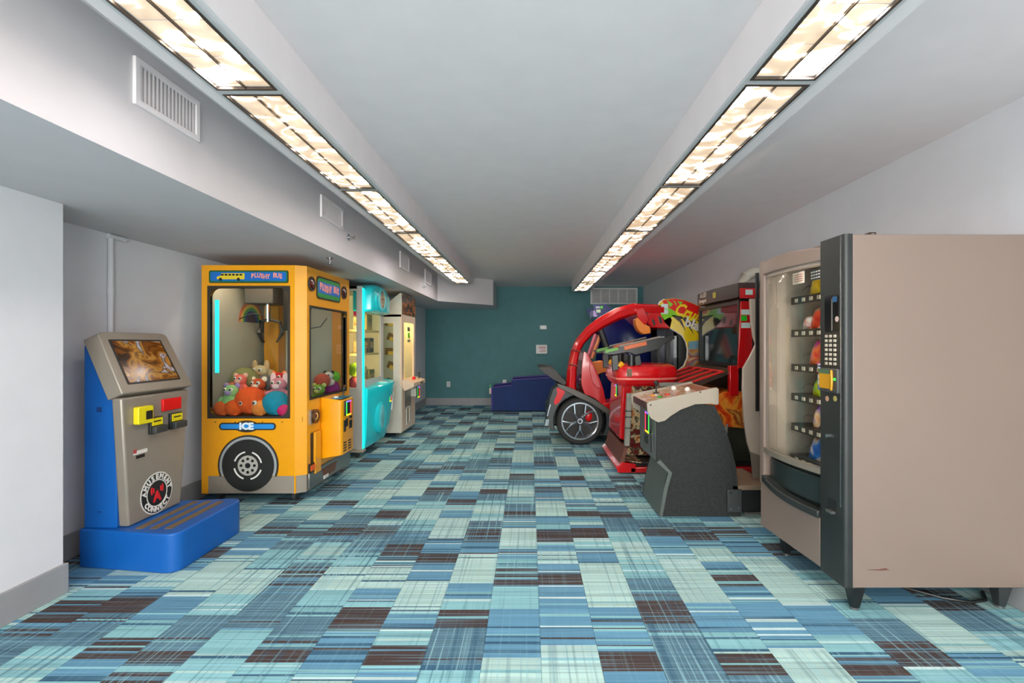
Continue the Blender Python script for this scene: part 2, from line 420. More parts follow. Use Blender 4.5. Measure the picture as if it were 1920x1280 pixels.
# ---------------------------------------------------------------- ceiling light fixtures
FRM = pm('fixture_frame', (86, 78, 72), 0.35, 0.5, var=0.1)
SEP = pm('fixture_flange', (200, 200, 202), 0.4, var=0.03)
def lens_mesh(w, l):
    b = B(); n = 6; g = []
    for i in range(n + 1):
        row = []
        for j in range(n + 1):
            u = i / n; v = j / n
            row.append(b.bm.verts.new(((u - .5) * w, (v - .5) * l, -.010 * math.sin(PI * u) * math.sin(PI * v))))
        g.append(row)
    for i in range(n):
        for j in range(n): b.bm.faces.new((g[i][j], g[i + 1][j], g[i + 1][j + 1], g[i][j + 1]))
    return b.mesh('lens', LENS, (0, 0, 0), True)
PITCH = 1.22
for ri, (x0, x1, a, b_, ys, ye, yend) in enumerate(LROW):
    side = ('left', 'right')[ri]; nsec = round((ye - ys) / PITCH)
    w = b_ - a; cw = (w - .03) / 2; clen = (PITCH - .06) / 6; lm = lens_mesh(cw - .004, clen - .005)
    names = ['first', 'second', 'third', 'fourth', 'fifth', 'sixth', 'seventh', 'eighth', 'ninth']
    for sct in range(-3, nsec):
        y0 = ys + sct * PITCH; idx = sct + 1
        if sct >= -1: lab = '%s warm ceiling light panel from the front in the %s row' % (names[idx], side)
        else: lab = '%s ceiling light panel of the %s row behind the camera' % ('nearer' if sct == -2 else 'farther', side)
        xc = (a + b_) / 2
        t = thing('ceiling_light', lab, 'light', (xc, y0 + PITCH / 2, LH), 'warm louvered ceiling lights')
        B().frame('z', LH - .004, LH + .004, (a - .016, b_ + .016, y0, y0 + PITCH), (a, b_, y0 + .016, y0 + PITCH - .016), r=.004, n=2).build('flange', SEP, t)
        B().frame('z', LH - .007, LH + .003, (a, b_, y0 + .016, y0 + PITCH - .016), (a + .011, b_ - .011, y0 + .027, y0 + PITCH - .027), r=.003, n=2).build('frame', FRM, t)
        B().box(xc - .0025, xc + .0025, y0 + .027, y0 + PITCH - .027, LH - .006, LH + .003).build('divider', FRM, t)
        for i in range(2):
            for j in range(6):
                o = bpy.data.objects.new('lens', lm); COL.objects.link(o); o.parent = t
                o.location = ((i - .5) * (cw + .002), (j - 2.5) * clen, .003)
# ---------------------------------------------------------------- things on bulkhead and walls
VENT = pm('vent_white', (238, 230, 231), 0.45, var=0.02)
SLOT = pm('vent_shadow', (204, 199, 200), 0.7, var=0.05)
def wall_vent(px0, px1, z0, z1, lab, slats=0):
    ya = XV * F / (px0 - VX); yb = XV * F / (px1 - VX)
    t = thing('wall_vent', lab, 'vent', (XV, (ya + yb) / 2, z0), 'vents along the bulkhead')
    B().frame('x', XV, XV + .014, (ya, yb, z0, z1), (ya + .025, yb - .025, z0 + .025, z1 - .025), r=.004, n=2).build('frame', VENT, t, bevel=.002)
    bx('backing', SLOT, t, XV, XV + .002, ya + .02, yb - .02, z0 + .02, z1 - .02)
    n = slats or 16; w = (yb - ya - .05) / n
    for i in range(n):
        y = ya + .025 + w * (i + .5)
        B().prism([(XV + .003, y - w * .2), (XV + .011, y - w * .42), (XV + .011, y - w * .12), (XV + .003, y + w * .35)], 'z', z0 + .025, z1 - .025).build('slat', VENT, t, smooth=False)
wall_vent(248, 370, 2.25, 2.44, 'large slatted white vent nearest on the bulkhead', 15)
wall_vent(600, 641, 2.25, 2.42, 'second white vent along the bulkhead, above the yellow claw machine', 18)
wall_vent(749, 766, 2.22, 2.42, 'third small white vent along the bulkhead', 14)
wall_vent(796, 808, 2.21, 2.42, 'fourth and farthest white vent on the bulkhead', 14)
def sprinkler(loc, ax, lab):
    t = thing('sprinkler', lab, 'sprinkler', loc, 'fire sprinklers'); d = Vector((1, 0, 0)) if ax == 'x' else Vector((0, 0, -1)); l = Vector(loc)
    sg = 1 if ax == 'x' else -1
    B().cyl(l, ax, .03, .006 * sg, 20).build('escutcheon', CHROME, t)
    B().cyl(l, ax, .009, .035 * sg, 12).build('body', CHROME, t)
    B().cyl(l + d * .035, ax, .004, .02 * sg, 8).cyl(l + d * .053, ax, .02, .003 * sg, 16).build('deflector', STEEL, t)
sprinkler((XV, XV * F / (653 - VX), 2.22), 'x', 'chrome sprinkler head sticking out of the bulkhead side')
sprinkler((-1.69, 4.06, BUL), 'z', 'chrome sprinkler hanging under the bulkhead over the yellow machine')
t = thing('strobe_light', 'small white round alarm strobe at the far end of the bulkhead', 'alarm', (XV, 7.06, 2.16))
B().cyl((XV, 7.06, 2.16), 'x', .045, .02, 20).build('base', TRIMW, t); B().sphere((XV + .02, 7.06, 2.16), (.035, .035, .035)).build('dome', TRIMW, t)
# conduit on the left wall
yc = 3.167
t = thing('conduit_pipe', 'white painted vertical conduit on the wall behind the blue kiosk', 'pipe', (XL, yc, 0))
B().tube([(XL + .016, yc, .156), (XL + .016, yc, 1.9), (XL + .016, yc, BUL - .03)], .016, 12).build('pipe', WHITE, t)
B().tube([(XL + .016, yc - .02, BUL - .018), (XL + .016, yc + .11, BUL - .018)], .017, 12).build('elbow', WHITE, t)
B().cyl((XL + .016, yc, 1.62), 'z', .02, .05, 12).build('coupling', WHITE, t)
# end wall: return grille, alarm box, sensor, outlets
def outlet(px, py, lab):
    c = P(px, py, YB); t = thing('wall_outlet', lab, 'outlet', (c.x, YB, c.z - .06), 'outlets on the teal wall')
    B().rrect('y', YB - .006, YB, (c.x - .037, c.x + .037, c.z - .058, c.z + .058), r=.008).build('plate', TRIMW, t)
    for s_ in (-1, 1): B().rrect('y', YB - .009, YB - .006, (c.x - .018, c.x + .018, c.z + s_ * .024 - .016, c.z + s_ * .024 + .016), r=.008).build('socket', pm('socket', (190, 188, 184), .5), t)
outlet(841, 720, 'white wall outlet on the open teal wall, left of the blue box')
outlet(946, 717, 'white wall outlet peeking over the low end of the blue box')
c = P(1015.5, 654.5, YB)
t = thing('alarm_panel', 'square white alarm box with red lettering on teal wall', 'alarm', (c.x, YB, c.z - .09))
B().box(c.x - .12, c.x + .12, YB - .05, YB, c.z - .095, c.z + .095).build('housing', TRIMW, t, bevel=.006)
REDT = pm('red_print', (176, 60, 60), .6)
for i, (dx0, dx1, dz) in enumerate(((-.06, .09, .05), (-.07, .09, .025), (-.03, .09, -.015), (-.05, .09, -.05))):
    bx('text_line', REDT, t, c.x + dx0, c.x + dx1, YB - .0515, YB - .05, c.z + dz - .006, c.z + dz + .006)
B().cyl((c.x - .07, YB - .05, c.z - .05), 'y', .018, -.008, 16).build('button', TRIMW, t)
c = P(1018.5, 613.5, YB)
t = thing('wall_sensor', 'small white rectangular sensor above the alarm box', 'sensor', (c.x, YB, c.z - .04))
B().rrect('y', YB - .03, YB, (c.x - .07, c.x + .07, c.z - .04, c.z + .04), r=.012).build('housing', TRIMW, t)
B().rrect('y', YB - .034, YB - .03, (c.x - .04, c.x + .04, c.z - .02, c.z + .02), r=.01).build('lens', pm('sensor_lens', (230, 230, 228), .3), t)
gx0, gx1, gz0, gz1 = 1.283, 2.274, 2.13, 2.475
t = thing('return_grille', 'wide white return air grille high on the teal wall', 'vent', ((gx0 + gx1) / 2, YB, gz0))
B().frame('y', YB - .02, YB, (gx0, gx1, gz0, gz1), (gx0 + .035, gx1 - .035, gz0 + .035, gz1 - .035), r=.004, n=2).build('frame', TRIMW, t, bevel=.003)
bx('backing', pm('grille_back', (120, 121, 124), .7), t, gx0 + .03, gx1 - .03, YB - .004, YB, gz0 + .03, gz1 - .03)
for i in range(1, 5):
    xx = gx0 + .035 + (gx1 - gx0 - .07) * i / 5; bx('mullion', TRIMW, t, xx - .009, xx + .009, YB - .016, YB, gz0 + .035, gz1 - .035)
for i in range(18):
    z = gz0 + .04 + (gz1 - gz0 - .08) * (i + .5) / 18; bx('slat', SLOT, t, gx0 + .035, gx1 - .035, YB - .011, YB - .003, z - .0045, z + .0045)
# ================================================================ LEFT SIDE MACHINES
# ---------------------------------------------------------------- payment kiosk
BLUE = pm('kiosk_blue', (8, 88, 168), 0.42, var=0.05, bump=0.02)
TAUPE = pm('kiosk_taupe', (148, 138, 126), 0.38, 0.25, var=0.04)
t = thing('payment_kiosk', 'blue and taupe payment kiosk with tilted screen and blue step', 'kiosk', (-2.32, 3.03, 0))
def fillet(pts, r, n=5):
    out = []; m = len(pts)
    for i, p in enumerate(pts):
        p = Vector(p); a = (Vector(pts[i - 1]) - p); b = (Vector(pts[(i + 1) % m]) - p)
        rr = min(r[i] if isinstance(r, (list, tuple)) else r, a.length * .45, b.length * .45)
        if rr < 1e-4: out.append(tuple(p)); continue
        a = p + a.normalized() * rr; b = p + b.normalized() * rr
        for k in range(n + 1):
            u = k / n; q = a * (1 - u) ** 2 + p * 2 * u * (1 - u) + b * u ** 2; out.append(tuple(q))
    return out
plat = fillet([(-2.62, 2.79), (-1.995, 2.70), (-1.995, 3.36), (-2.62, 3.27)], [.01, .09, .09, .01])
B().prism(plat, 'z', 0.0, .223).build('step_platform', BLUE, t, bevel=.014, seg=3)
BRN = pm('grip_strip_brown', (112, 92, 66), 0.9, bump=.3, bscale=300)
for i, xx in enumerate((-2.275, -2.19, -2.105)):
    B().rrect('z', .223, .226, (xx - .022, xx + .022, 2.79, 3.28), r=.008).build('grip_strip', BRN, t)
B().prism([(-2.60, .223), (-2.41, .223), (-2.41, 1.0), (-2.55, 1.29), (-2.60, 1.29)], 'y', 2.80, 3.27).build('blue_body', BLUE, t, bevel=.006)
fp = B()
def yz(b_, x0, x1, pts):  # slab between x0,x1 with (y,z) outline
    return b_.prism(pts, 'x', x0, x1)
yz(fp, -2.412, -2.35, [(2.815, .225), (3.235, .225), (3.315, .985), (2.765, .985)]).build('front_panel', TAUPE, t, bevel=.012, seg=3)
# tilted head
def head_pt(u, v, off):   # u: y, v: 0 bottom..1 top along the slope, off outward
    d = Vector((-.154, 0, .35)); n = Vector((.35, 0, .154)).normalized()
    p = Vector((-2.335, u, 1.01)) + d * v + n * off; return p
hb = B()
o0 = fillet([(2.755, 0), (3.325, 0), (3.285, 1.03), (2.765, 1.03)], [.02, .02, .07, .07])
hb.loft([[head_pt(u, v, off) for u, v in o0] for off in (-.095, -.012, 0)])
hd = hb.build('screen_head', TAUPE, t, bevel=.008)
o1 = fillet([(2.83, .17), (3.225, .17), (3.20, .87), (2.83, .87)], .008)
SCR = ramp_mat('kiosk_picture', [(.30, (38, 22, 14)), (.42, (104, 58, 20)), (.50, (150, 108, 48)), (.56, (70, 40, 24)), (.64, (150, 152, 158)), (.72, (96, 30, 26))], scale=7, rough=.12, stretch=(1, 1, 1.4), distort=1.0, detail=2, emit=.25)
B().loft([[head_pt(u, v, off) for u, v in o1] for off in (.0005, .003)]).build('screen', SCR, hd)
o2 = fillet([(2.815, .14), (3.242, .14), (3.215, .90), (2.815, .90)], .012)
B().loft([[head_pt(u, v, off) for u, v in o2] for off in (.0, .0012)]).build('screen_bezel', BLACK, hd)
XF = -2.35
YEL = pm('yellow_plastic', (228, 208, 20), .4, var=.04)
def rc(px0, px1, py0, py1, X):
    a = onX(px0, (py0 + py1) / 2, X); b_ = onX(px1, (py0 + py1) / 2, X); m = onX((px0 + px1) / 2, py0, X); q = onX((px0 + px1) / 2, py1, X)
    return a.y, b_.y, q.z, m.z
r_ = rc(302, 336, 746, 768, XF); yz(B(), XF, XF + .016, [(r_[0], r_[2]), (r_[1], r_[2]), (r_[1], r_[3]), (r_[0], r_[3])]).build('red_sign_plate', pm('signal_red', (222, 10, 14), .4), t, bevel=.003)
r_ = rc(249, 278, 761, 794, XF); p = B().rrect('x', XF, XF + .035, r_, r=.012).build('bill_acceptor', YEL, t, bevel=.005)
bx('slot', BLACK, p, XF + .035, XF + .038, r_[0] + .055, r_[1] - .012, r_[2] + .025, r_[3] - .03)
for q in ((277, 300, 781, 812), (315, 337, 773, 803)):
    r_ = rc(*q, XF); p = B().rrect('x', XF, XF + .02, r_, r=.006).build('card_reader', BLACK, t, bevel=.003)
    bx('yellow_face', YEL, p, XF + .02, XF + .023, r_[0] + .008, r_[1] - .006, (r_[2] + r_[3]) / 2, r_[3] - .006)
    bx('card_slot', DARK, p, XF + .02, XF + .05, r_[0] + .004, r_[1] + .004, r_[2] + .006, (r_[2] + r_[3]) / 2 - .004, bevel=.004)
    bx('arrow_mark', BLACK, p, XF + .023, XF + .0238, r_[0] + .02, r_[1] - .02, r_[3] - .03, r_[3] - .022)
r_ = rc(250, 276, 843, 850, XF); bx('sticker', pm('sticker_white', (220, 214, 208), .5), t, XF, XF + .001, *r_)
r_ = rc(250, 256, 843, 850, XF); bx('sticker_red_end', REDT, t, XF, XF + .0016, *r_)
r_ = rc(255, 271, 852, 858, XF); bx('receipt_slot', BLACK, t, XF, XF + .002, *r_)
# round emblem
cc = onX(294, 923.5, XF); ry = .118; ec = Vector((XF, cc.y, cc.z)); EMW = pm('emblem_white', (226, 222, 216), .5)
em = B().cyl(ec, 'x', .129, .0015, 40).build('emblem', EMW, t)
B().cyl(ec, 'x', .122, .0022, 40).build('emblem_black_ring', BLACK, em)
B().ring(ec, 'x', .078, .084, .003, 40).build('emblem_inner_ring', EMW, em)
rad = B()
for i, ch in enumerate('AMUSEMENT'):
    a = math.radians(170 - 160 * i / 8); rr = .101
    rad.text(ch, .042, ec + Vector((.003, rr * math.cos(a), rr * math.sin(a))), (0, math.sin(a), -math.cos(a)), (0, math.cos(a), math.sin(a)), bold=.0018)
for i, ch in enumerate('CONNECT'):
    a = math.radians(214 + 112 * i / 6); rr = .101
    rad.text(ch, .042, ec + Vector((.003, rr * math.cos(a), rr * math.sin(a))), (0, -math.sin(a), math.cos(a)), (0, -math.cos(a), -math.sin(a)), bold=.0018)
rad.build('emblem_lettering', EMW, em, smooth=False)
ea = B().text('A', .085, ec + Vector((.003, 0, -.022)), (0, 1, 0), (0, 0, 1), bold=.004)
for rr in (.026, .042):
    for s0 in (-1, 1):
        a0 = math.radians(-28) if s0 > 0 else math.radians(152)
        ea.ring(ec + Vector((.002, 0, .022)), 'x', rr, rr + .009, .0025, 8, a0, a0 + math.radians(56))
ea.build('emblem_antenna_a', pm('emblem_red', (214, 26, 36), .5), em, smooth=False)
for zz in (1.01,): pass
bx('vent_mark', pm('kiosk_navy', (6, 50, 110), .6), t, -2.525, -2.495, 2.799, 2.80, .90, .93)
bx('vent_mark', pm('kiosk_navy', (6, 50, 110), .6), t, -2.52, -2.50, 2.799, 2.80, .315, .322)
# ---------------------------------------------------------------- yellow school-bus claw machine
YB1 = pm('bus_yellow', (238, 160, 8), 0.32, var=0.03, coat=.3)
YIN = pm('bus_inner_yellow', (196, 132, 30), 0.5, var=0.05)
GREYB = pm('bus_grey', (138, 128, 116), 0.5, var=0.04)
RUB = pm('rubber_gasket', (46, 38, 28), 0.6)
GREYIN = pm('cabinet_inside', (168, 172, 162), 0.35, var=0.08, scale=3)
xa, xb, xc, ya, yb2, yd = -2.665, -1.907, -1.83, 3.90, 3.945, 4.87
zb, zt = .082, 1.937
t = thing('claw_machine', 'yellow school bus claw machine full of plush toys', 'arcade machine', ((xa + xc) / 2, (ya + yd) / 2, 0))
winN = (-2.596, -1.963, .711, 1.751); winF = (4.0, 4.775, .845, 1.605)
np_ = B().frame('y', ya, ya + .025, (xa, xb, .225, zt), winN, r=.07).build('near_side_panel', YB1, t)
B().prism([(xb, ya), (xc, yb2), (xc - .03, yb2 + .02), (xb - .01, ya + .03)], 'z', .225, zt).build('corner_post', YB1, t)
fpn = B().frame('x', xc - .025, xc, (yb2, yd, .225, zt), winF, r=.045).build('front_panel', YB1, t)
B().prism([(xa + .01, ya + .01), (xb, ya + .01), (xc - .01, yb2 + .006), (xc - .01, yd - .002), (xa + .01, yd - .002)], 'z', zt - .02, zt - .001).build('top_panel', YB1, t)
bx('back_panel', GREYIN, t, xa, xa + .02, ya + .025, yd, .225, zt - .02)
B().box(xa + .02, xc - .025, yd - .02, yd, .225, zt - .02).build('far_side_panel', GREYIN, t)
B().prism([(xa + .018, ya + .006), (xb, ya + .006), (xc - .006, yb2 + .004), (xc - .006, yd), (xa + .018, yd)], 'z', zb, .225).build('grey_skirt', GREYB, t)
bx('skirt_edge', YB1, t, xa, xa + .05, ya, ya + .02, zb, .225)
for (x0, x1, y0, y1) in ((xb - .006, xb + .006, ya - .001, ya + .01),): bx('skirt_edge', YB1, t, x0, x1, y0, y1, zb, .225)
bx('bumper', STEEL, t, xc - .006, xc + .012, yb2 + .02, yd, .10, .235, bevel=.006)
B().frame('y', ya - .008, ya + .03, (winN[0] - .018, winN[1] + .018, winN[2] - .018, winN[3] + .018), winN, r=.07).build('window_gasket', RUB, np_)
B().rrect('y', ya + .008, ya + .012, winN, r=.07).build('window_glass', GLASS, np_)
B().frame('x', xc - .03, xc + .008, (winF[0] - .014, winF[1] + .014, winF[2] - .014, winF[3] + .014), winF, r=.045).build('window_gasket', RUB, fpn)
B().rrect('x', xc - .014, xc - .01, winF, r=.045).build('window_glass', GLASS, fpn)
bx('toy_tray', YIN, t, xa + .02, xc - .026, ya + .026, yd - .02, .66, .70)
bx('inner_back_liner', GREYIN, t, xa + .02, xa + .024, ya + .03, yd - .02, .70, zt - .03)
bx('inner_pillar', YIN, t, -2.60, -2.46, yd - .17, yd - .03, .70, 1.68)
bx('inner_pillar', YIN, t, -1.96, -1.87, yd - .11, yd - .02, .70, 1.66)
bx('inner_light_bar', pm('claw_lamp', (250, 244, 226), .4, emit=18.0), t, xa + .1, xb - .1, ya + .10, ya + .16, zt - .045, zt - .025)
bx('cyan_strip_reflection', pm('cyan_reflection', (40, 225, 225), .4, emit=.8), t, xa + .075, xa + .105, ya + .05, ya + .06, 1.06, 1.66)  # glowing bar stands in for the reflection of an LED strip
# sign on the near side
SGREEN = pm('sign_green', (14, 110, 60), .4); SBLUE = pm('sign_blue', (20, 104, 190), .4); SPINK = pm('sign_pink', (238, 150, 140), .5)
sN = (-2.602, -1.958, 1.792, 1.894)
s_ = B().rrect('y', ya - .006, ya, sN, r=.015).build('sign', RUB, np_)
B().rrect('y', ya - .0075, ya - .006, (sN[0] + .006, sN[1] - .006, sN[2] + .006, sN[3] - .006), r=.012).build('sign_border', SGREEN, s_)
B().rrect('y', ya - .009, ya - .0075, (sN[0] + .016, sN[1] - .016, sN[2] + .016, sN[3] - .014), r=.01).build('sign_field', SBLUE, s_)
bz = (sN[2] + sN[3]) / 2
bu = B().prism(fillet([(-2.535, bz - .022), (-2.31, bz - .022), (-2.31, bz + .028), (-2.50, bz + .028), (-2.505, bz + .006), (-2.535, bz)], .006, 2), 'y', ya - .0105, ya - .009).build('sign_bus_picture', pm('sign_yellow', (226, 196, 40), .5), s_)
for xx in (-2.49, -2.46, -2.43, -2.40, -2.37, -2.34): bx('sign_bus_window', BLACK, bu if False else s_, xx - .011, xx + .011, ya - .0115, ya - .0105, bz + .008, bz + .022)
for xx in (-2.505, -2.36): B().cyl((xx, ya - .0105, bz - .022), 'y', .013, -.001, 14).build('sign_bus_wheel', BLACK, s_)
for wd in (range(6), range(7, 10)):
  tx = B()
  for i in wd:
    ch = 'PLUSHY BUS'[i]; tx.text(ch, .052, (-2.245 + i * .0255, ya - .0105, bz + .004 + .006 * math.sin(i * 1.1)), (1, 0, 0), (0, 0, 1), bold=.0022, squash=.8)
  tx.build('sign_lettering', SPINK, s_, smooth=False)
# sign on the front
sF = (4.115, 4.625, 1.69, 1.885)
s_ = B().rrect('x', xc, xc + .008, sF, r=.04).build('sign', RUB, fpn)
B().rrect('x', xc + .008, xc + .0095, (sF[0] + .014, sF[1] - .014, sF[2] + .014, sF[3] - .014), r=.032).build('sign_border', pm('sign_bright_green', (20, 140, 50), .4), s_)
B().box(xc + .0095, xc + .0105, sF[0] + .018, sF[1] - .018, sF[2] + .05, sF[3] - .045).build('sign_field', SBLUE, s_)
for wd in (range(6), range(7, 10)):
  tx = B()
  for i in wd:
    ch = 'PLUSHY BUS'[i]; tx.text(ch, .085, (xc + .012, sF[0] + .065 + i * .042, 1.79 + .008 * math.cos(i * .9)), (0, 1, 0), (0, 0, 1), bold=.003, squash=.78)
  tx.build('sign_lettering', SPINK, s_, smooth=False)
for yy in (4.02, 4.72):
    p = B().ring((xc, yy, 1.80), 'x', .048, .062, .012).build('round_lamp_rim', RUB, t)
    B().sphere((xc, yy, 1.80), (.018, .05, .05), 18).build('round_lamp', pm('lamp_maroon', (82, 20, 16), .12, coat=.5), t)
# ICE badge
ic = P(463, 799, ya); bd = B().rrect('y', ya - .005, ya, (-2.52, -2.06, ic.z - .03, ic.z + .03), r=.028).build('badge_bar', RUB, np_)
B().rrect('y', ya - .007, ya - .005, (-2.507, -2.073, ic.z - .019, ic.z + .019), r=.017).build('badge_stripe', pm('badge_blue', (36, 138, 214), .4), bd)
e = B(); e.loft([[(ic.x + .10 * math.cos(k * PI / 16), yy, ic.z + .048 * math.sin(k * PI / 16)) for k in range(32)] for yy in (ya - .0065, ya)]).build('badge_oval', RUB, bd)
B().text('ICE', .075, (ic.x, ya - .009, ic.z), (1, 0, 0), (.0, 0, 1), bold=.004, squash=1.05).build('badge_lettering', pm('badge_white', (222, 232, 238), .4), bd, smooth=False)
for px in (404, 441, 492, 529):
    q = P(px, 791, ya); B().cyl((q.x, ya, q.z), 'y', .005, -.002, 10).build('screw', DARK, np_)
# painted wheel
wc = Vector((-2.284, ya, .312))
B().ring(wc + Vector((0, 0, 0)), 'y', .232, .246, -.006, 40, math.radians(-22), math.radians(202)).build('wheel_arch_edge', RUB, np_)
B().ring(wc, 'y', .208, .234, -.005, 40, math.radians(-22), math.radians(202)).build('wheel_arch', pm('arch_grey', (158, 162, 164), .4), np_)
wh = B().cyl(wc, 'y', .212, -.008, 40).build('wheel_disc', pm('tyre_black', (24, 24, 22), .6, var=.2), np_)
B().cyl(wc, 'y', .082, -.0105, 32).build('wheel_hub', pm('hub_grey', (170, 166, 158), .5), wh)
for k in range(4):
    B().ring(wc, 'y', .105, .117, -.0105, 10, k * PI / 2 + .2, k * PI / 2 + 1.25).build('tyre_lettering_arc', EMW, wh)
for k in range(8):
    a = k * PI / 4; B().cyl(wc + Vector((.054 * math.cos(a), -.0105, .054 * math.sin(a))), 'y', .012, -.0015, 12).build('wheel_bolt_hole', BLACK, wh)
B().cyl(wc + Vector((0, -.0105, 0)), 'y', .022, -.0015, 16).build('wheel_centre', BLACK, wh)
# control box on the front
cb = fillet([(xc, 4.20), (-1.66, 4.20), (-1.643, 4.22), (-1.643, 4.48), (xc, 4.50)], .01, 2)
k_ = B(); k_.loft([[(x, y, .29 + (.03 if x > -1.7 else 0)) for x, y in cb], [(x, y, .80 if x > -1.7 else .83) for x, y in cb]])
ctl = k_.build('control_box', YB1, t, bevel=.006)
xcf = -1.643
CYP = pm('control_blue', (40, 120, 150), .3)
B().prism([(xc + .004, 4.235), (-1.66, 4.235), (-1.66, 4.47), (xc + .004, 4.47)], 'z', .812, .818).build('control_top_plate', CYP, ctl)
B().tube([(-1.71, 4.40, .81), (-1.705, 4.41, .87)], .008, 8).build('joystick_stem', BLACK, ctl)
B().sphere((-1.705, 4.41, .885), .02, 12).build('joystick_knob', BLACK, ctl)
B().cyl((-1.73, 4.29, .818), 'z', .02, .012, 16).build('drop_button', EMW, ctl)
LEDC = [((214, 40, 60)), ((240, 190, 20)), ((40, 200, 60)), ((120, 90, 255))]
def led_reader(parent, X, y0, y1, z0, z1, sg, ax='x'):
    r = B().rrect('x', X, X + sg * .02, (y0, y1, z0, z1), r=.008).build('card_reader', BLACK, parent)
    w = .012; Xf = X + sg * .02
    cs_ = [(y0, y1, z1 - w, z1), (y1 - w, y1, z0, z1), (y0, y1, z0, z0 + w), (y0, y0 + w, z0, z1)]
    for i, q in enumerate(cs_):
        B().box(min(Xf, Xf + sg * .003), max(Xf, Xf + sg * .003), *q).build('reader_light', pm('led_%d' % i, LEDC[(i + 3) % 4], .4, emit=1.2), r, smooth=False)
    return r
led_reader(ctl, xcf, 4.25, 4.36, .66, .79, 1)
for z in (.44, .47, .50, .53):
    pass
for yy in (4.235, 4.345):
    for i in range(4): bx('speaker_slot', BLACK, ctl, xcf, xcf + .002, yy, yy + .07, .345 + i * .024, .357 + i * .024)
for q in ((4.24, 4.28, .52, .62), (4.29, 4.33, .56, .63), (4.37, 4.43, .53, .60), (4.37, 4.43, .62, .64)): bx('coin_slot', BLACK, ctl, xcf, xcf + .006, *q)
# prize door, headlamp, marker light, plate
bx('prize_door_recess', YIN, fpn, xc - .001, xc + .002, 4.0, 4.17, .19, .56)
bx('prize_door', YB1, fpn, xc, xc + .02, 4.06, 4.17, .20, .55, bevel=.003)
bx('prize_chute_gap', RUB, fpn, xc, xc + .004, 4.003, 4.055, .20, .55)
q = onX(588, 780, xc)
hl = B().ring((xc, q.y, q.z), 'x', .04, .06, .03).build('headlamp_rim', pm('lamp_brown', (96, 62, 34), .3, .4), fpn)
B().sphere((xc + .01, q.y, q.z), (.025, .045, .045), 16).build('headlamp', CHROME, hl)
bx('hinge', STEEL, fpn, xc, xc + .015, 3.99, 4.02, q.z - .06, q.z + .06)
bx('marker_light_frame', RUB, fpn, xc, xc + .012, 3.965, 4.12, .225, .30)
bx('marker_light', pm('orange_lens', (236, 96, 24), .2), fpn, xc + .012, xc + .018, 3.985, 4.09, .24, .285)
B().prism([(4.2, .20), (4.52, .20), (4.47, .12), (4.25, .12)], 'x', xc + .012, xc + .016).build('brown_badge', pm('badge_brown', (110, 68, 48), .5), fpn)
B().box(xc + .012, xc + .017, 4.24, 4.33, .105, .135).build('white_tag', EMW, fpn)
# casters
for cx, cy in ((-2.56, 3.98), (-1.95, 4.0), (-2.56, 4.80), (-1.95, 4.80)):
    c_ = B().cyl((cx - .014, cy, .036), 'x', .036, .028, 20).build('caster', DARK, t)
    B().box(cx - .02, cx + .02, cy - .02, cy + .03, .055, .082).build('caster_fork', CHROME, c_)
# claw mechanism
ga = B(); ga.box(-2.62, -1.93, 4.36, 4.39, 1.83, 1.86); ga.box(-2.62, -1.93, 4.5, 4.53, 1.83, 1.86)
ga.build('gantry_rail', STEEL, t)
car = bx('claw_carriage', pm('carriage_grey', (66, 68, 66), .5), t, -2.56, -2.30, 4.30, 4.56, 1.66, 1.84, bevel=.008)
B().cyl((-2.40, 4.40, 1.50), 'z', .025, .17, 14).build('claw_hub', CHROME, car)
for k in range(3):
    a = k * 2 * PI / 3 + .4; dx, dy = math.cos(a), math.sin(a); x, y = -2.40, 4.40
    B().tube([(x + dx * .02, y + dy * .02, 1.52), (x + dx * .10, y + dy * .10, 1.50), (x + dx * .12, y + dy * .12, 1.40), (x + dx * .07, y + dy * .07, 1.31)], [.011, .014, .02, .008], 8).build('claw_finger', BLACK if k else DARK, car)
bx('counterweight', BLACK, car, -2.27, -2.20, 4.42, 4.5, 1.42, 1.8)
B().tube([(-2.22, 4.45, 1.6), (-2.14, 4.46, 1.48), (-2.05, 4.47, 1.44), (-1.95, 4.48, 1.46), (-1.9, 4.5, 1.54)], .006, 6).build('cable', BLACK, t)
B().tube([(-2.60, 4.3, 1.52), (-2.5, 4.32, 1.57), (-2.42, 4.36, 1.56)], .005, 6).build('cable', BLACK, t)
rb = B().prism([(4.55 + .10 * math.cos(k * PI / 12), 1.50 + .14 * math.sin(k * PI / 12)) for k in range(13)], 'x', xa + .024, xa + .027).build('rainbow_print', pm('print_dark', (60, 60, 80), .5), t)
for i, c in enumerate(((200, 110, 80), (210, 190, 90), (70, 150, 90), (50, 70, 140))):
    B().ring((xa + .027, 4.55, 1.50), 'x', .17 - i * .03, .20 - i * .03, .002, 16, 0, PI).build('rainbow_band', pm('rb%d' % i, c, .5), rb)
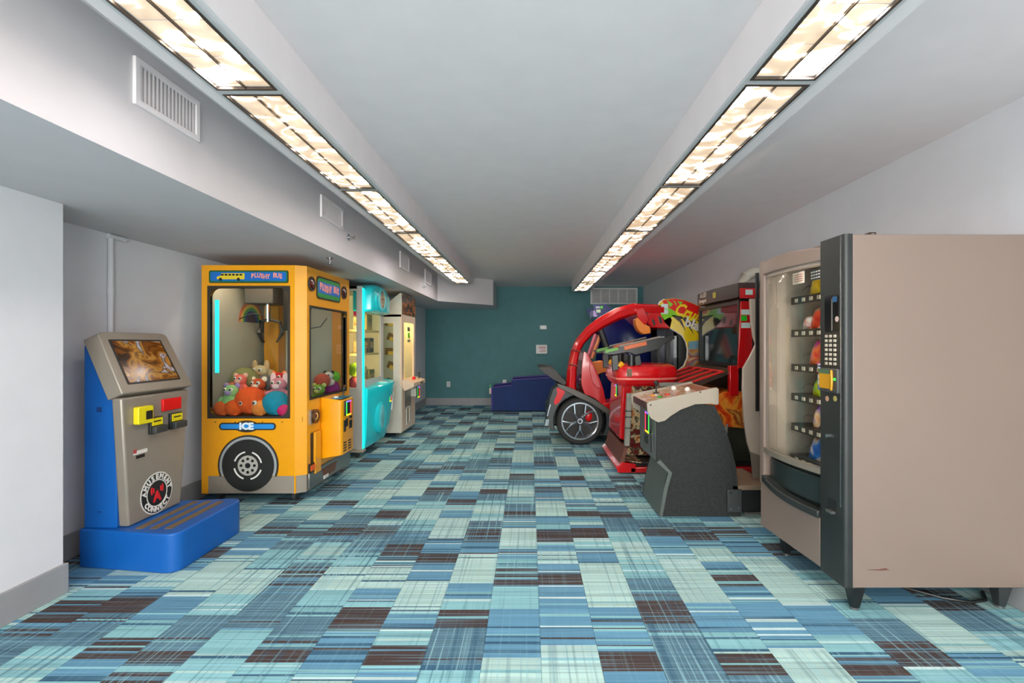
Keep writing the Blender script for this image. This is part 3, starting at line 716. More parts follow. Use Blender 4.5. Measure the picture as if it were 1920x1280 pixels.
# plush toys
def plush(c, r, col, kind, lab, eye=True, belly=None):
    m = pm('plush_%d_%d_%d' % col, col, .95, var=.12, scale=30, bump=.35, bscale=160)
    m2 = pm('plush_%d_%d_%d' % belly, belly, .95, var=.12, scale=30, bump=.35) if belly else m
    t = thing('plush_toy', lab, 'plush toy', (c.x, c.y, c.z - r), 'plush toys in the yellow claw machine')
    rn = random.Random(int(c.x * 900 + c.z * 700)); tilt = Matrix.Rotation(rn.uniform(-.5, .5), 3, 'Y')
    if kind == 'ball':
        B().sphere(c, (r, r * .92, r * .95), 18).build('body', m, t)
        B().sphere(c + Vector((r * .3, -r * .35, -r * .65)), (r * .35, r * .3, r * .25), 10).build('foot', m2, t)
    else:
        B().sphere(c + Vector((0, 0, -r * .45)), (r * .72, r * .62, r * .62), 14).build('body', m, t)
        B().sphere(c + Vector((r * .1, -r * .1, r * .35)), (r * .62, r * .56, r * .54), 14).build('head', m, t)
        B().sphere(c + Vector((r * .1, -r * .55, r * .22)), (r * .3, r * .22, r * .22), 10).build('muzzle', m2, t)
        for s_ in (-1, 1):
            B().sphere(c + Vector((r * .1 + s_ * r * .48, 0, r * .8)), (r * .24, r * .14, r * (.24 if kind == 'bear' else .5)), 10).build('ear', m2, t)
            B().sphere(c + Vector((s_ * r * .7, -r * .2, -r * .5)), (r * .24, r * .3, r * .4), 10, tilt).build('arm', m, t)
    if eye:
        for s_ in (-1, 1):
            ec_ = c + (Vector((r * .45 * s_ + r * .3, -r * .78, -r * .1)) if kind == 'ball' else Vector((r * .1 + s_ * r * .24, -r * .52, r * .5)))
            w_ = B().sphere(ec_, r * .17, 10).build('eye', EMW, t); B().sphere(ec_ + Vector((0, -r * .12, 0)), r * .09, 8).build('pupil', BLACK, w_)
TOYS = [
 (408, 752, 4.03, .085, (120, 190, 120), 'rabbit', 'pale green plush with long ears at the left window edge', True, (150, 110, 190)),
 (434, 750, 4.03, .085, (150, 200, 130), 'bear', 'light green plush with lilac muzzle in the front row', True, (170, 140, 200)),
 (402, 765, 4.02, .06, (232, 96, 30), 'ball', 'small orange round plush in the front left corner', False, None),
 (446, 764, 4.02, .065, (236, 92, 20), 'ball', 'orange round plush between the green plush and the big orange one', False, None),
 (469, 755, 4.05, .105, (240, 90, 30), 'ball', 'biggest orange round plush with white eyes', True, None),
 (446, 731, 4.10, .075, (236, 110, 100), 'bear', 'coral pink plush bear standing behind the green plush', True, (240, 180, 160)),
 (458, 742, 4.09, .06, (20, 100, 50), 'ball', 'dark green round plush beside the coral bear', False, None),
 (483, 727, 4.22, .09, (190, 80, 40), 'bear', 'rust brown plush with cream muzzle in the middle', True, (230, 220, 200)),
 (491, 751, 4.06, .075, (190, 90, 70), 'bear', 'terracotta plush bear leaning on the big orange one', True, (210, 140, 120)),
 (517, 737, 4.10, .095, (210, 130, 150), 'rabbit', 'pink plush rabbit near the right window edge', True, (240, 200, 205)),
 (519, 760, 4.04, .095, (30, 150, 185), 'ball', 'turquoise round plush in the front right corner', False, None),
 (531, 769, 4.0, .045, (236, 40, 120), 'ball', 'small hot pink plush in front of the turquoise one', False, None),
 (489, 771, 4.01, .06, (246, 140, 60), 'ball', 'light orange round plush lowest in the front row', False, None),
 (512, 717, 4.35, .085, (200, 20, 28), 'bear', 'bright red plush bear at the back right', True, (240, 120, 60)),
 (497, 720, 4.30, .07, (110, 108, 110), 'ball', 'grey round plush left of the red bear', False, None),
 (456, 721, 4.30, .11, (205, 196, 180), 'bear', 'large cream plush bear in the middle of the back row', True, (225, 215, 200)),
 (429, 723, 4.22, .10, (140, 140, 90), 'ball', 'olive green round plush at the back left', False, None),
 (422, 712, 4.45, .10, (206, 190, 150), 'rabbit', 'beige plush rabbit behind the olive one', True, (190, 160, 120)),
 (531, 726, 4.18, .05, (30, 140, 130), 'ball', 'small teal green plush right of the pink rabbit', False, None),
 (409, 732, 4.12, .07, (238, 130, 110), 'ball', 'salmon round plush above the pale green rabbit', False, None),
 (474, 710, 4.52, .09, (214, 206, 170), 'ball', 'pale yellow plush at the very back', False, None),
]
PILE = [[P(a[0], a[1], a[2]), a[3] * 1.14, a[4:]] for a in TOYS]
def wtoy(px, py, r, *k): PILE.append([P(px, py, -1.935 * F / (px - VX)), r * 1.14, k])
wtoy(598, 737, .08, (120, 170, 50), 'bear', 'leaf green plush seen through the front window', True, (200, 210, 120))
wtoy(619, 728, .095, (150, 40, 120), 'ball', 'purple plush seen through the front window', False, None)
wtoy(616, 711, .065, (220, 216, 210), 'bear', 'white plush dog lying on the purple plush', True, (60, 60, 60))
wtoy(604, 714, .065, (190, 90, 66), 'ball', 'brick red plush seen through the front window', False, None)
wtoy(627, 706, .05, (110, 200, 40), 'ball', 'lime green plush at the far front window corner', False, None)
for _ in range(8):                                     # let the heap settle: toys push each other apart inside the box
    for i in range(len(PILE)):
        for j in range(i):
            dv = PILE[i][0] - PILE[j][0]; gap = .70 * (PILE[i][1] + PILE[j][1]) - dv.length
            if gap > 0:
                dv = (dv + Vector((0, .08 if PILE[i][0].y >= PILE[j][0].y else -.08, 0))).normalized() * gap * .4
                PILE[i][0] += dv; PILE[j][0] -= dv
    for p_ in PILE:
        c, r = p_[0], p_[1]
        c.x = min(max(c.x, xa + .04 + r), xc - .02 - r); c.y = min(max(c.y, ya + .03 + r * .9), yd - .03 - r); c.z = min(max(c.z, .70 + r * .93), 1.12)
for p_ in PILE: plush(p_[0], p_[1], *p_[2])
# ---------------------------------------------------------------- turquoise prize machine
CY = pm('turquoise_plastic', (30, 214, 224), 0.25, var=0.05, coat=.5)
CY2 = pm('turquoise_light', (120, 216, 222), 0.3, var=0.04)
PALE = pm('pale_frame', (190, 186, 180), 0.4, var=0.03)
WARMIN = pm('warm_glow_panel', (224, 204, 150), 0.6, var=0.05, emit=.3)  # glow put into the back and far panels so the inside looks lit
x0, x1, y0, y1 = -2.70, -1.90, 5.43, 6.24
t = thing('prize_machine', 'turquoise prize machine with glowing corner strip and rounded top sign', 'arcade machine', ((x0 + x1) / 2, (y0 + y1) / 2, 0))
B().box(x0, x1, y0, y1, .10, .78).build('lower_body', PALE, t, bevel=.01)
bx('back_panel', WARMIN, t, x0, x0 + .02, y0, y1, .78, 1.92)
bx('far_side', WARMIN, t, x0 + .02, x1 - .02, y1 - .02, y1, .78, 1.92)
bx('roof', PALE, t, x0, x1, y0, y1, 1.92, 1.95)
bx('hidden_strip_lamp', pm('prize_lamp', (255, 226, 160), .4, emit=30.0), t, x1 - .06, x1 - .03, y0 + .062, y0 + .075, .85, 1.64)  # vertical strip added behind the corner post to brighten the inside
fr_ = B().frame('x', x1 - .025, x1, (y0 + .06, y1, .78, 1.95), (y0 + .09, y1 - .10, .88, 1.66), r=.01, n=2).build('front_frame', PALE, t)
bx('front_glass', GLASS, fr_, x1 - .016, x1 - .012, y0 + .09, y1 - .10, .88, 1.66)
fr_ = B().frame('y', y0, y0 + .025, (x0, x1 - .045, .78, 1.95), (x0 + .05, x1 - .06, .80, 1.90), r=.01, n=2).build('side_frame', PALE, t)
bx('side_glass', GLASS, fr_, x0 + .05, x1 - .06, y0 + .012, y0 + .016, .80, 1.90)
bx('corner_post', PALE, t, x1 - .05, x1 + .006, y0 - .006, y0 + .06, .08, 1.95)
bx('light_strip', pm('cyan_strip', (20, 240, 225), .4, emit=1.1), t, x1 + .006, x1 + .014, y0 + .005, y0 + .05, .11, 1.93)
bx('foot_plate', pm('foot_beige', (176, 160, 140), .5), t, x0, x1 + .02, y0 - .01, y0 + .08, .07, .10)
for zz in (1.16, 1.44):
    bx('glass_shelf', pm('lit_shelf', (230, 210, 150), .5), t, x0 + .02, x1 - .05, y0 + .10, y1 - .03, zz, zz + .025)
# rounded head
hp = fillet([(y0 + .05, 1.665), (y1 - .01, 1.665), (y1 + .02, 1.86), (y1 - .22, 2.0), (y0 + .22, 2.0), (y0 + .05, 1.93)], [.03, .05, .12, .14, .14, .08], 6)
hd = B(); ym = (y0 + y1) / 2
def sc(pts, s, cy_, cz): return [(cy_ + (p[0] - cy_) * s, cz + (p[1] - cz) * s) for p in pts]
hd.loft([[(x, *q) for q in sc(hp, s, ym, 1.83)] for x, s in ((x1 - .12, .98), (x1 + .04, 1.0), (x1 + .085, .95), (x1 + .10, .86))])
hd = hd.build('sign_head', CY, t)
B().ring((x1 + .098, ym + .03, 1.835), 'x', .105, .135, .012, 32).build('sign_ring', CY2, hd)
PRT = ramp_mat('round_print', [(.35, (60, 44, 30)), (.45, (206, 150, 100)), (.52, (228, 210, 180)), (.6, (60, 120, 110)), (.7, (190, 90, 60))], scale=22, detail=3)
B().cyl((x1 + .098, ym + .03, 1.835), 'x', .105, .006, 32).build('sign_picture', PRT, hd)
B().tube([(x1 + .092, y0 + .20, 1.72), (x1 + .10, y0 + .17, 1.80), (x1 + .098, y0 + .20, 1.90)], [.012, .022, .01], 10).build('sign_groove', CY, hd)
# bulging console
loops = []
for z, d, s in ((.10, .03, .70), (.16, .07, .85), (.30, .11, .95), (.50, .13, 1.0), (.66, .15, 1.0), (.74, .17, 1.0), (.775, .165, .98), (.79, .145, .95)):
    lp = []
    for k in range(21):
        a = k / 20; yy = y0 + .07 + (y1 - y0 - .06) * a
        bul = d * (math.sin(PI * min(1, a * .62 + .06)) ** .8) * (1 if a < .93 else (1 - (a - .93) * 9))
        lp.append((x1 + bul * s + .004, yy, z + (.05 * a if z > .6 else 0)))
    lp += [(x1 - .02, y1 + .01, z + (.05 if z > .6 else 0)), (x1 - .02, y0 + .07, z)]
    loops.append(lp)
con = B().loft(loops).build('console', CY, t)
B().cyl((x1 + .085, ym + .12, .812), 'z', .075, .02, 28, .065).build('console_dish', CY2, con)
B().cyl((x1 + .085, ym + .12, .832), 'z', .045, .006, 24).build('dish_pad', pm('dish_pink', (206, 150, 140), .5), con)
dl = []
for off, s in ((0.05, 1.0), (.112, 1.0), (.132, .82), (.12, .66)):
    dl.append([(x1 + off, y0 + .36 + .15 * s * math.cos(k * PI / 14), .42 + .20 * s * math.sin(k * PI / 14)) for k in range(28)])
B().loft(dl).build('prize_door', CY, con)
dd = B(); dd.loft([[(x1 + .125 + o_, y0 + .35 + .095 * s * math.cos(k * PI / 14), .42 + .15 * s * math.sin(k * PI / 14)) for k in range(28)] for o_, s in ((0, 1), (.008, .9))]); dd.build('door_flap', CY2, con)
led_reader(con, x1 + .125, y1 - .22, y1 - .15, .57, .68, 1)
B().tube([(x1 + .13, y1 - .05, .68), (x1 + .12, y1 - .06, .45)], .014, 8).build('white_grip', EMW, con)
for cx, cy in ((x0 + .1, y0 + .08), (x1 - .07, y0 + .06), (x0 + .1, y1 - .1), (x1 - .1, y1 - .1)):
    c_ = B().cyl((cx - .014, cy, .034), 'x', .034, .028, 18).build('caster', DARK, t)
    bx('caster_fork', STEEL, c_, cx - .02, cx + .02, cy - .02, cy + .02, .05, .10)
# prizes inside the turquoise machine
def prize(name, lab, x, y, z, w, d, h, col, group=None):
    t_ = thing(name, lab, 'prize', (x, y, z), group or 'prizes in the turquoise machine')
    B().box(x - w / 2, x + w / 2, y - d / 2, y + d / 2, z, z + h).build('box', pm('prize_%d_%d_%d' % col, col, .5, var=.1, scale=20), t_, bevel=.006)
    B().box(x + w / 2, x + w / 2 + .002, y - d * .35, y + d * .35, z + h * .3, z + h * .75).build('front_print', ramp_mat('prize_print', [(.4, (230, 200, 120)), (.55, (120, 80, 40)), (.65, (240, 236, 220))], scale=30), t_)
    B().box(x - w * .35, x + w * .35, y - d / 2 - .002, y - d / 2, z + h * .3, z + h * .75).build('side_print', ramp_mat('prize_print', [], 30), t_)
prize('prize_box', 'gold boxed prize on the top shelf of the turquoise machine', -2.03, 5.88, 1.466, .14, .2, .19, (220, 190, 110))
prize('prize_box', 'narrow cream boxed prize at the near end of the top shelf', -2.03, 5.7, 1.47, .1, .1, .15, (226, 210, 170))
prize('prize_box', 'dark framed prize on the middle shelf of the turquoise machine', -2.03, 5.96, 1.19, .14, .16, .18, (70, 62, 50))
prize('prize_box', 'tan boxed prize left of the dark framed one', -2.03, 5.74, 1.19, .12, .12, .14, (190, 160, 110))
prize('prize_box', 'olive boxed prize on the bottom of the turquoise machine', -2.03, 5.94, .78, .16, .2, .2, (130, 130, 70))
prize('prize_box', 'pale boxed prize on the bottom at the near end', -2.03, 5.72, .78, .14, .14, .25, (206, 196, 150))
for (zz, r, col, lab) in ((.78, .07, (170, 60, 80), 'rose ball standing behind the near glass of the turquoise machine'), (.92, .08, (130, 170, 20), 'lime green ball sitting on the rose ball'), (1.62, .075, (190, 20, 90), 'magenta box hanging high behind the near glass')):
    o = B()
    if 'box' in lab: o.box(-2.02, -1.95, 5.50, 5.62, zz, zz + .14)
    else: o.sphere((-2.02, 5.54, zz + r), r, 16)
    o = tag(o.build('prize_ball' if 'ball' in lab else 'prize_box', pm('pz%d' % col[0], col, .5), None, origin=(-2.02, 5.54, zz), bevel=.004 if 'box' in lab else 0), lab, 'prize', 'prizes in the turquoise machine')
# ---------------------------------------------------------------- cream key prize machine
CREAM = pm('cream_enamel', (206, 202, 190), 0.35, var=0.03)
PINKC = pm('cream_front', (226, 200, 176), 0.35, var=0.03)
x0, x1, y0, y1 = -2.55, -1.765, 6.60, 7.38
t = thing('key_prize_machine', 'cream prize machine with brown top sign and boxes on its side', 'arcade machine', ((x0 + x1) / 2, (y0 + y1) / 2, 0))
B().box(x0, x1, y0, y1, .07, .72).build('lower_cabinet', CREAM, t, bevel=.006)
bx('lower_front', PINKC, t, x1, x1 + .006, y0 + .02, y1 - .01, .08, .72)
sdw = B().frame('y', y0, y0 + .03, (x0, x1 - .02, .72, 1.70), (x0 + .12, x1 - .11, .80, 1.58), r=.01, n=2).build('side_frame', CREAM, t)
bx('side_back', ramp_mat('hatched_panel', [(.4, (150, 152, 138)), (.6, (186, 186, 170))], scale=28, wave='DIAGONAL', rough=.5), sdw, x0 + .10, x1 - .10, y0 + .10, y0 + .105, .78, 1.60)
bx('side_glass', GLASS, sdw, x0 + .12, x1 - .11, y0 + .008, y0 + .012, .80, 1.58)
bx('back_panel', CREAM, t, x0, x0 + .02, y0 + .03, y1, .72, 1.70)
bx('far_side', CREAM, t, x0, x1, y1 - .02, y1, .72, 1.70)
ff_ = B().frame('x', x1 - .02, x1 + .006, (y0 + .0, y1, .72, 1.70), (y0 + .12, y1 - .10, .80, 1.60), r=.01, n=2).build('front_frame', PINKC, t)
bx('front_glass', GLASS, ff_, x1 - .008, x1 - .004, y0 + .12, y1 - .10, .80, 1.60)
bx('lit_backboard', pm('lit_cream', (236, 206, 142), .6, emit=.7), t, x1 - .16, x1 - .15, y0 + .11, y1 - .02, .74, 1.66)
bx('inner_lamp', pm('prize_lamp', (255, 226, 160), .4, emit=5.0), t, x1 - .12, x1 - .05, y0 + .14, y1 - .14, 1.655, 1.665)
bx('top_slab', CREAM, t, x0, x1, y0, y1, 1.67, 1.70)
for (yy0, yy1, z0, z1, c) in ((6.95, 7.10, 1.48, 1.54, (120, 116, 90)), (6.97, 7.09, 1.38, 1.46, (120, 200, 30)), (6.96, 7.11, 1.32, 1.36, (150, 146, 120))):
    bx('sticker', pm('stk%d' % c[1], c, .5), ff_, x1 - .004, x1 - .003, yy0, yy1, z0, z1)
B().prism([(x0 + .2, 1.70), (x1 + .005, 1.70), (x1 + .005, 1.995), (x1 - .02, 1.995), (x1 - .14, 1.90)], 'y', y0, y1).build('sign_box', CREAM, t, bevel=.004)
bx('sign_face', ramp_mat('brown_marquee', [(.36, (52, 34, 26)), (.47, (96, 60, 40)), (.55, (180, 110, 50)), (.62, (74, 46, 34)), (.72, (150, 130, 100))], scale=9, stretch=(1, 1, 1.5), detail=3, rough=.25), t, x1 + .005, x1 + .012, y0 + .02, y1 - .01, 1.705, 1.985)
cs_ = B().prism([(x1, .70), (x1 + .03, .64), (x1 + .165, .70), (x1 + .165, .755), (x1 + .03, .80), (x1, .80)], 'y', y0 + .04, y1 - .02).build('control_shelf', PINKC, t, bevel=.006)
B().sphere((x1 + .09, y0 + .35, .80), .028, 12).build('red_button', pm('signal_red', (0, 0, 0)), cs_)
B().tube([(x1 + .1, y1 - .15, .77), (x1 + .1, y1 - .15, .85)], .008, 8).sphere((x1 + .1, y1 - .15, .86), .018, 10).build('joystick', BLACK, cs_)
bx('shelf_slot', BLACK, cs_, x1 + .165, x1 + .168, y0 + .45, y0 + .60, .715, .735)
led_reader(t, x1 + .09, y0 + .50, y0 + .62, .50, .66, 1)
bx('reader_bracket', CREAM, t, x1 + .006, x1 + .09, y0 + .52, y0 + .60, .52, .64)
bx('dark_picture', ramp_mat('prize_picture', [(.35, (50, 46, 40)), (.5, (150, 146, 136)), (.58, (120, 80, 40)), (.7, (180, 160, 110))], scale=12, rough=.3), t, x1 + .006, x1 + .01, y0 + .18, y0 + .50, .38, .64)
B().frame('x', x1 + .006, x1 + .014, (y0 + .26, y0 + .44, .14, .40), (y0 + .285, y0 + .415, .165, .375), r=.006, n=2).build('door_frame', CREAM, t)
bx('door_slot', DARK, t, x1 + .006, x1 + .008, y0 + .285, y0 + .35, .165, .375)
for cx, cy in ((x0 + .08, y0 + .07), (x1 - .08, y0 + .07), (x0 + .08, y1 - .07), (x1 - .08, y1 - .07)):
    f_ = B().cyl((cx, cy, 0), 'z', .022, .012, 14).cyl((cx, cy, .012), 'z', .008, .06, 10).build('levelling_foot', CHROME, t)
WB = pm('prize_brown', (104, 72, 26), .5, var=.2, scale=30); GOLD = pm('prize_gold', (206, 170, 60), .35, .3)
for i, (px, py) in enumerate(((729, 604), (733, 632), (729, 659), (733, 685))):
    c = P(px, py, 6.66); nm = ('topmost', 'second', 'third', 'lowest')[i]
    tt = thing('side_prize', '%s brown and gold prize box on the hatched side of the cream machine' % nm, 'prize', (c.x, 6.69, c.z - .05), 'boxes on the cream machine side')
    M = Matrix.Translation(c) @ Matrix.Rotation((0, .35)[i % 2], 4, 'Y') @ Matrix.Translation(-c)
    B().box(c.x - .055, c.x + .05, 6.665, 6.697, c.z - .045, c.z + .05).xf(M).build('box', WB, tt, bevel=.004)
    B().box(c.x - .01, c.x + .065, 6.655, 6.665, c.z - .045, c.z + .005).xf(M).build('gold_flap', GOLD, tt)
c = P(731, 718, 6.66)
tt = thing('toy_goggles', 'dark round toy goggles at the bottom of the hatched side window', 'prize', (c.x, 6.67, c.z - .05), 'boxes on the cream machine side')
B().ring((c.x - .02, 6.66, c.z + .02), 'y', .03, .052, .02, 20).ring((c.x + .06, 6.66, c.z - .01), 'y', .03, .052, .02, 20).build('rims', pm('goggle_navy', (40, 48, 62), .4), tt)
B().cyl((c.x - .02, 6.668, c.z + .02), 'y', .03, .006, 16).cyl((c.x + .06, 6.668, c.z - .01), 'y', .03, .006, 16).build('lenses', EMW, tt)
B().box(c.x - .12, c.x - .07, 6.66, 6.68, c.z - .01, c.z + .05).build('yellow_strap', YEL, tt)
# ================================================================ FAR END: low blue box
NAVY = pm('navy_vinyl', (14, 44, 100), 0.75, var=0.08); PURP = pm('purple_edge', (92, 66, 150), 0.5)
t = thing('blue_game_ramp', 'low dark blue box with purple edging against the teal wall', 'box', (-.1, 9.4, 0))
a_, b2 = 9.14, 9.85
B().prism([(-.72, .02), (.62, .02), (.62, .66), (-.34, .60), (-.34, .50), (-.72, .455)], 'y', a_, a_ + .04).build('near_side', NAVY, t, bevel=.006)
B().prism([(-.72, .02), (.62, .02), (.62, .66), (-.34, .60), (-.34, .50), (-.72, .455)], 'y', b2 - .04, b2).build('far_side', NAVY, t, bevel=.006)
bx('low_end', NAVY, t, -.72, -.68, a_ + .04, b2 - .04, .02, .455)
bx('bottom', NAVY, t, -.68, .62, a_ + .04, b2 - .04, .02, .10)
B().prism([(-.34, .49), (.62, .55), (.62, .58), (-.34, .52)], 'y', a_ + .04, b2 - .04).build('ramp_deck', NAVY, t)
for yy in (a_, b2 - .04):
    B().tube([(-.72, yy + .02, .46), (-.345, yy + .02, .505), (-.34, yy + .02, .605), (.62, yy + .02, .665)], .013, 8).build('purple_trim', PURP, t)
B().tube([(-.72, a_, .03), (-.72, a_, .455)], .01, 8).build('purple_trim', PURP, t)
for xx in (-.6, .5):
    for yy in (a_ + .08, b2 - .08): B().cyl((xx, yy, 0), 'z', .03, .02, 12).build('foot', BLACK, t)
c = P(921, 733, 9.3)
t = thing('small_device', 'small pale device with green top leaning at the end of the blue box', 'device', (-.76, 9.3, .33))
B().box(-.78, -.732, 9.26, 9.34, .33, .44).build('body', pm('device_pale', (220, 190, 180), .5), t, bevel=.005)
B().box(-.775, -.735, 9.265, 9.335, .44, .51).build('green_top', pm('device_green', (60, 160, 120), .5), t, bevel=.005)
# ================================================================ RIGHT SIDE MACHINES
# ---------------------------------------------------------------- dark blue cabinet behind the racing machine
BN = pm('cabinet_navy', (12, 28, 92), 0.16, var=0.05, coat=.4)
def PX(pts, d): return [(P(x, y, d).x, P(x, y, d).z) for x, y in pts]
t = thing('blue_arcade_cabinet', 'dark blue arcade cabinet behind the red racing machine', 'arcade machine', (1.5, 8.1, 0))
prof = fillet(PX([(1110, 571), (1140, 570), (1152, 584), (1160, 588), (1240, 588), (1240, 772), (1128, 772), (1128, 700), (1136, 640), (1126, 604)], 7.8), .05, 3)
prof = [(x, max(z, .04)) for x, z in prof]
B().prism(prof, 'y', 7.8, 7.84).build('near_side_panel', BN, t)
B().prism(prof, 'y', 8.66, 8.70).build('far_side_panel', BN, t)
bx('rear_body', BN, t, 1.75, 2.14, 7.84, 8.66, .04, 1.75)
bx('base', BLACK, t, 1.2, 2.14, 7.84, 8.66, .04, .3)
bx('feet', BLACK, t, 1.25, 2.1, 7.86, 8.64, 0, .04)
bx('sign_box', BN, t, 1.1, 1.3, 7.84, 8.66, 1.70, 1.88)
for (px, py, w, h, c) in ((1121, 576, .07, .03, (180, 180, 190)), (1122, 583, .07, .05, (200, 220, 190)), (1128, 576, .04, .04, (90, 190, 40))):
    q = P(px, py, 7.8); bx('sticker', pm('stkb%d' % c[0], c, .5), t, q.x - w / 2, q.x + w / 2, 7.797, 7.80, q.z - h / 2, q.z + h / 2)
bx('sign_end', pm('sign_lilac', (180, 160, 220), .3), t, 1.04, 1.1, 7.82, 7.95, 1.74, 1.84)
for (pa, pb, c) in (((1103, 668), (1117, 626), (206, 110, 130)), ((1110, 672), (1126, 626), (236, 150, 110))):
    u, v = P(*pa, 7.7), P(*pb, 7.7); B().tube([u, v], .03, 4).build('slanted_trim', pm('trim%d' % c[1], c, .4), t)
B().tube([P(1125, 617, 7.6), P(1152, 694, 7.6)], .05, 6).build('black_strut', BLACK, t)
# ---------------------------------------------------------------- red racing car machine
D = 6.15
TYRE = pm('car_tyre', (34, 33, 32), .7, var=.1); RIMD = pm('rim_dark', (34, 30, 28), .35, .5)
FEND = pm('fender_grey', (50, 54, 53), .45, var=.08)
t = thing('racing_machine', 'red racing car arcade machine with roof hoop and big rear wheel', 'arcade machine', (1.3, 6.7, 0))
wc = P(1087.5, 791, D); wc.z = .307; R0 = .305
wl_ = B(); pr = [(R0 - .07, 0), (R0 - .02, 0), (R0, .02), (R0, .2), (R0 - .02, .22), (R0 - .07, .22)]
lp = []
for k in range(48):
    a = 2 * PI * k / 48; lp.append([wc + Vector((rr * math.cos(a), dd, rr * math.sin(a))) for rr, dd in pr])
lp.append(lp[0]); wl_.loft(lp, False); bmesh.ops.remove_doubles(wl_.bm, verts=wl_.bm.verts, dist=1e-6)
wheel = wl_.build('rear_wheel', TYRE, t)
B().ring(wc + Vector((0, -.004, 0)), 'y', .222, .24, .05, 48).build('rim_ring', CHROME, wheel)
B().cyl(wc + Vector((0, .05, 0)), 'y', .235, .02, 40).build('rim_back', RIMD, wheel)
B().sphere(wc + Vector((.115, .035, .06)), (.05, .02, .07), 10).build('brake_caliper', pm('caliper_red', (206, 20, 24), .3), wheel)
for k in range(5):
    a = -PI / 2 + k * 2 * PI / 5
    for s_ in (-1, 1):
        a0 = a + s_ * .06; a1 = a + s_ * .30
        u0 = wc + Vector((.05 * math.cos(a0), .006, .05 * math.sin(a0))); u1 = wc + Vector((.12 * math.cos(a + s_ * .07), .004, .12 * math.sin(a + s_ * .07))); u2 = wc + Vector((.228 * math.cos(a1), .006, .228 * math.sin(a1)))
        B().tube([u0, u1, u2], [.018, .014, .012], 6).build('spoke', pm('spoke_alloy', (150, 160, 170), .22, .9), wheel)
B().cyl(wc + Vector((0, -.006, 0)), 'y', .036, .03, 20).build('hub_cap', CHROME, wheel); B().cyl(wc + Vector((0, -.01, 0)), 'y', .02, .006, 16).build('hub_badge', BLACK, wheel)
# fender
ar = [(wc.x + (R0 + .035) * math.cos(a), wc.z + (R0 + .035) * math.sin(a)) for a in [math.radians(d_) for d_ in range(200, -31, -10)]]
out_ = PX([(1155, 828), (1175, 815), (1165, 795), (1140, 772), (1110, 752), (1080, 738), (1056, 726), (1045, 722), (1036, 730), (1030, 748), (1026, 775), (1024, 795), (1034, 806)], D)
B().prism(ar + out_, 'y', D - .02, D + .30).build('rear_fender', FEND, t, bevel=.008)
B().prism(PX([(1044, 718), (1058, 722), (1085, 733), (1115, 748), (1150, 772), (1180, 795), (1178, 802), (1145, 780), (1110, 757), (1080, 743), (1048, 727)], D - .03), 'y', D - .05, D + .8).build('fender_ridge', pm('ridge_grey', (78, 70, 62), .4), t, bevel=.006)
B().prism(fillet(PX([(1043, 727), (1052, 726), (1060, 734), (1050, 752), (1041, 760), (1038, 752), (1045, 738)], D - .03), .02, 3), 'y', D - .035, D + .02).build('tail_light', pm('tail_red', (226, 10, 12), .15, coat=.5), t)
B().prism(PX([(1031, 758), (1033, 758), (1027, 780), (1025, 780)], D - .03), 'y', D - .03, D + .3).build('bumper_trim', CHROME, t)
B().prism(PX([(1024, 786), (1030, 786), (1028, 798), (1021, 798)], D - .03), 'y', D - .03, D + .3).build('exhaust', CHROME, t)
bx('bumper', BLACK, t, P(1026, 0, D).x, P(1060, 0, D).x, D + .25, D + .78, .2, .5, bevel=.03)
B().box(P(1100, 0, D).x, 2.25, D + .22, D + 1.0, .06, .34).build('chassis', BLACK, t, bevel=.02)
for xx in (.85, 2.1):
    for yy in (D + .3, D + .9): B().cyl((xx, yy, 0), 'z', .03, .06, 12).build('foot', DARK, t)
# spoiler
sp = fillet(PX([(1008, 688), (1024, 687), (1040, 692), (1052, 706), (1062, 716), (1058, 722), (1036, 710), (1018, 697)], D), .02, 3)
B().prism(sp, 'y', D - .05, D + .75).build('spoiler', pm('spoiler_black', (40, 30, 24), .5), t, bevel=.008)
B().tube([P(1040, 700, D + .3), P(1052, 726, D + .3)], .025, 8).build('spoiler_post', BLACK, t)
# roof hoop
outer = PX([(1062, 738), (1062, 722), (1065, 692), (1072, 657), (1082, 635), (1100, 613), (1122, 596), (1155, 577), (1188, 568), (1215, 570), (1245, 571)], D)
inner = PX([(1082, 738), (1081, 722), (1082, 692), (1087, 662), (1096, 645), (1112, 628), (1132, 615), (1162, 600), (1192, 590), (1215, 589), (1245, 590)], D)
hoop = B(); lps = []
for (ox, oz), (ix, iz) in zip(outer, inner):
    mx_, mz_ = (ox + ix) / 2, (oz + iz) / 2
    lps.append([(ox, D + .03, oz), (ox * .7 + ix * .3, D - .02, oz * .7 + iz * .3), (ix * .8 + ox * .2, D - .01, iz * .8 + oz * .2), (ix, D + .04, iz), (ix, D + .16, iz), (ox, D + .18, oz)])
hoop.loft(lps).build('roof_hoop', RED, t, bevel=.006)
for (pa, pb) in (((1072, 655), (1088, 660)), ((1067, 682), (1083, 686))):
    u, v = P(*pa, D - .02), P(*pb, D - .02); B().tube([u, v], .014, 6).build('hoop_band', pm('hoop_dark_red', (120, 10, 12), .3), t)
B().prism(PX([(1190, 569), (1250, 571), (1262, 600), (1258, 616), (1222, 614), (1212, 604), (1196, 590)], D), 'y', D + .0, D + .9).build('roof_visor', RED, t, bevel=.015)
for q in ((1205, 580, 1213, 588), (1234, 592, 1240, 606), (1222, 597, 1227, 610)):
    B().prism(PX([(q[0], q[1]), (q[2], q[1] + 3), (q[2] + 2, q[3]), (q[0] + 3, q[3])], D - .004), 'y', D - .006, D + .01).build('visor_vent', BLACK, t)
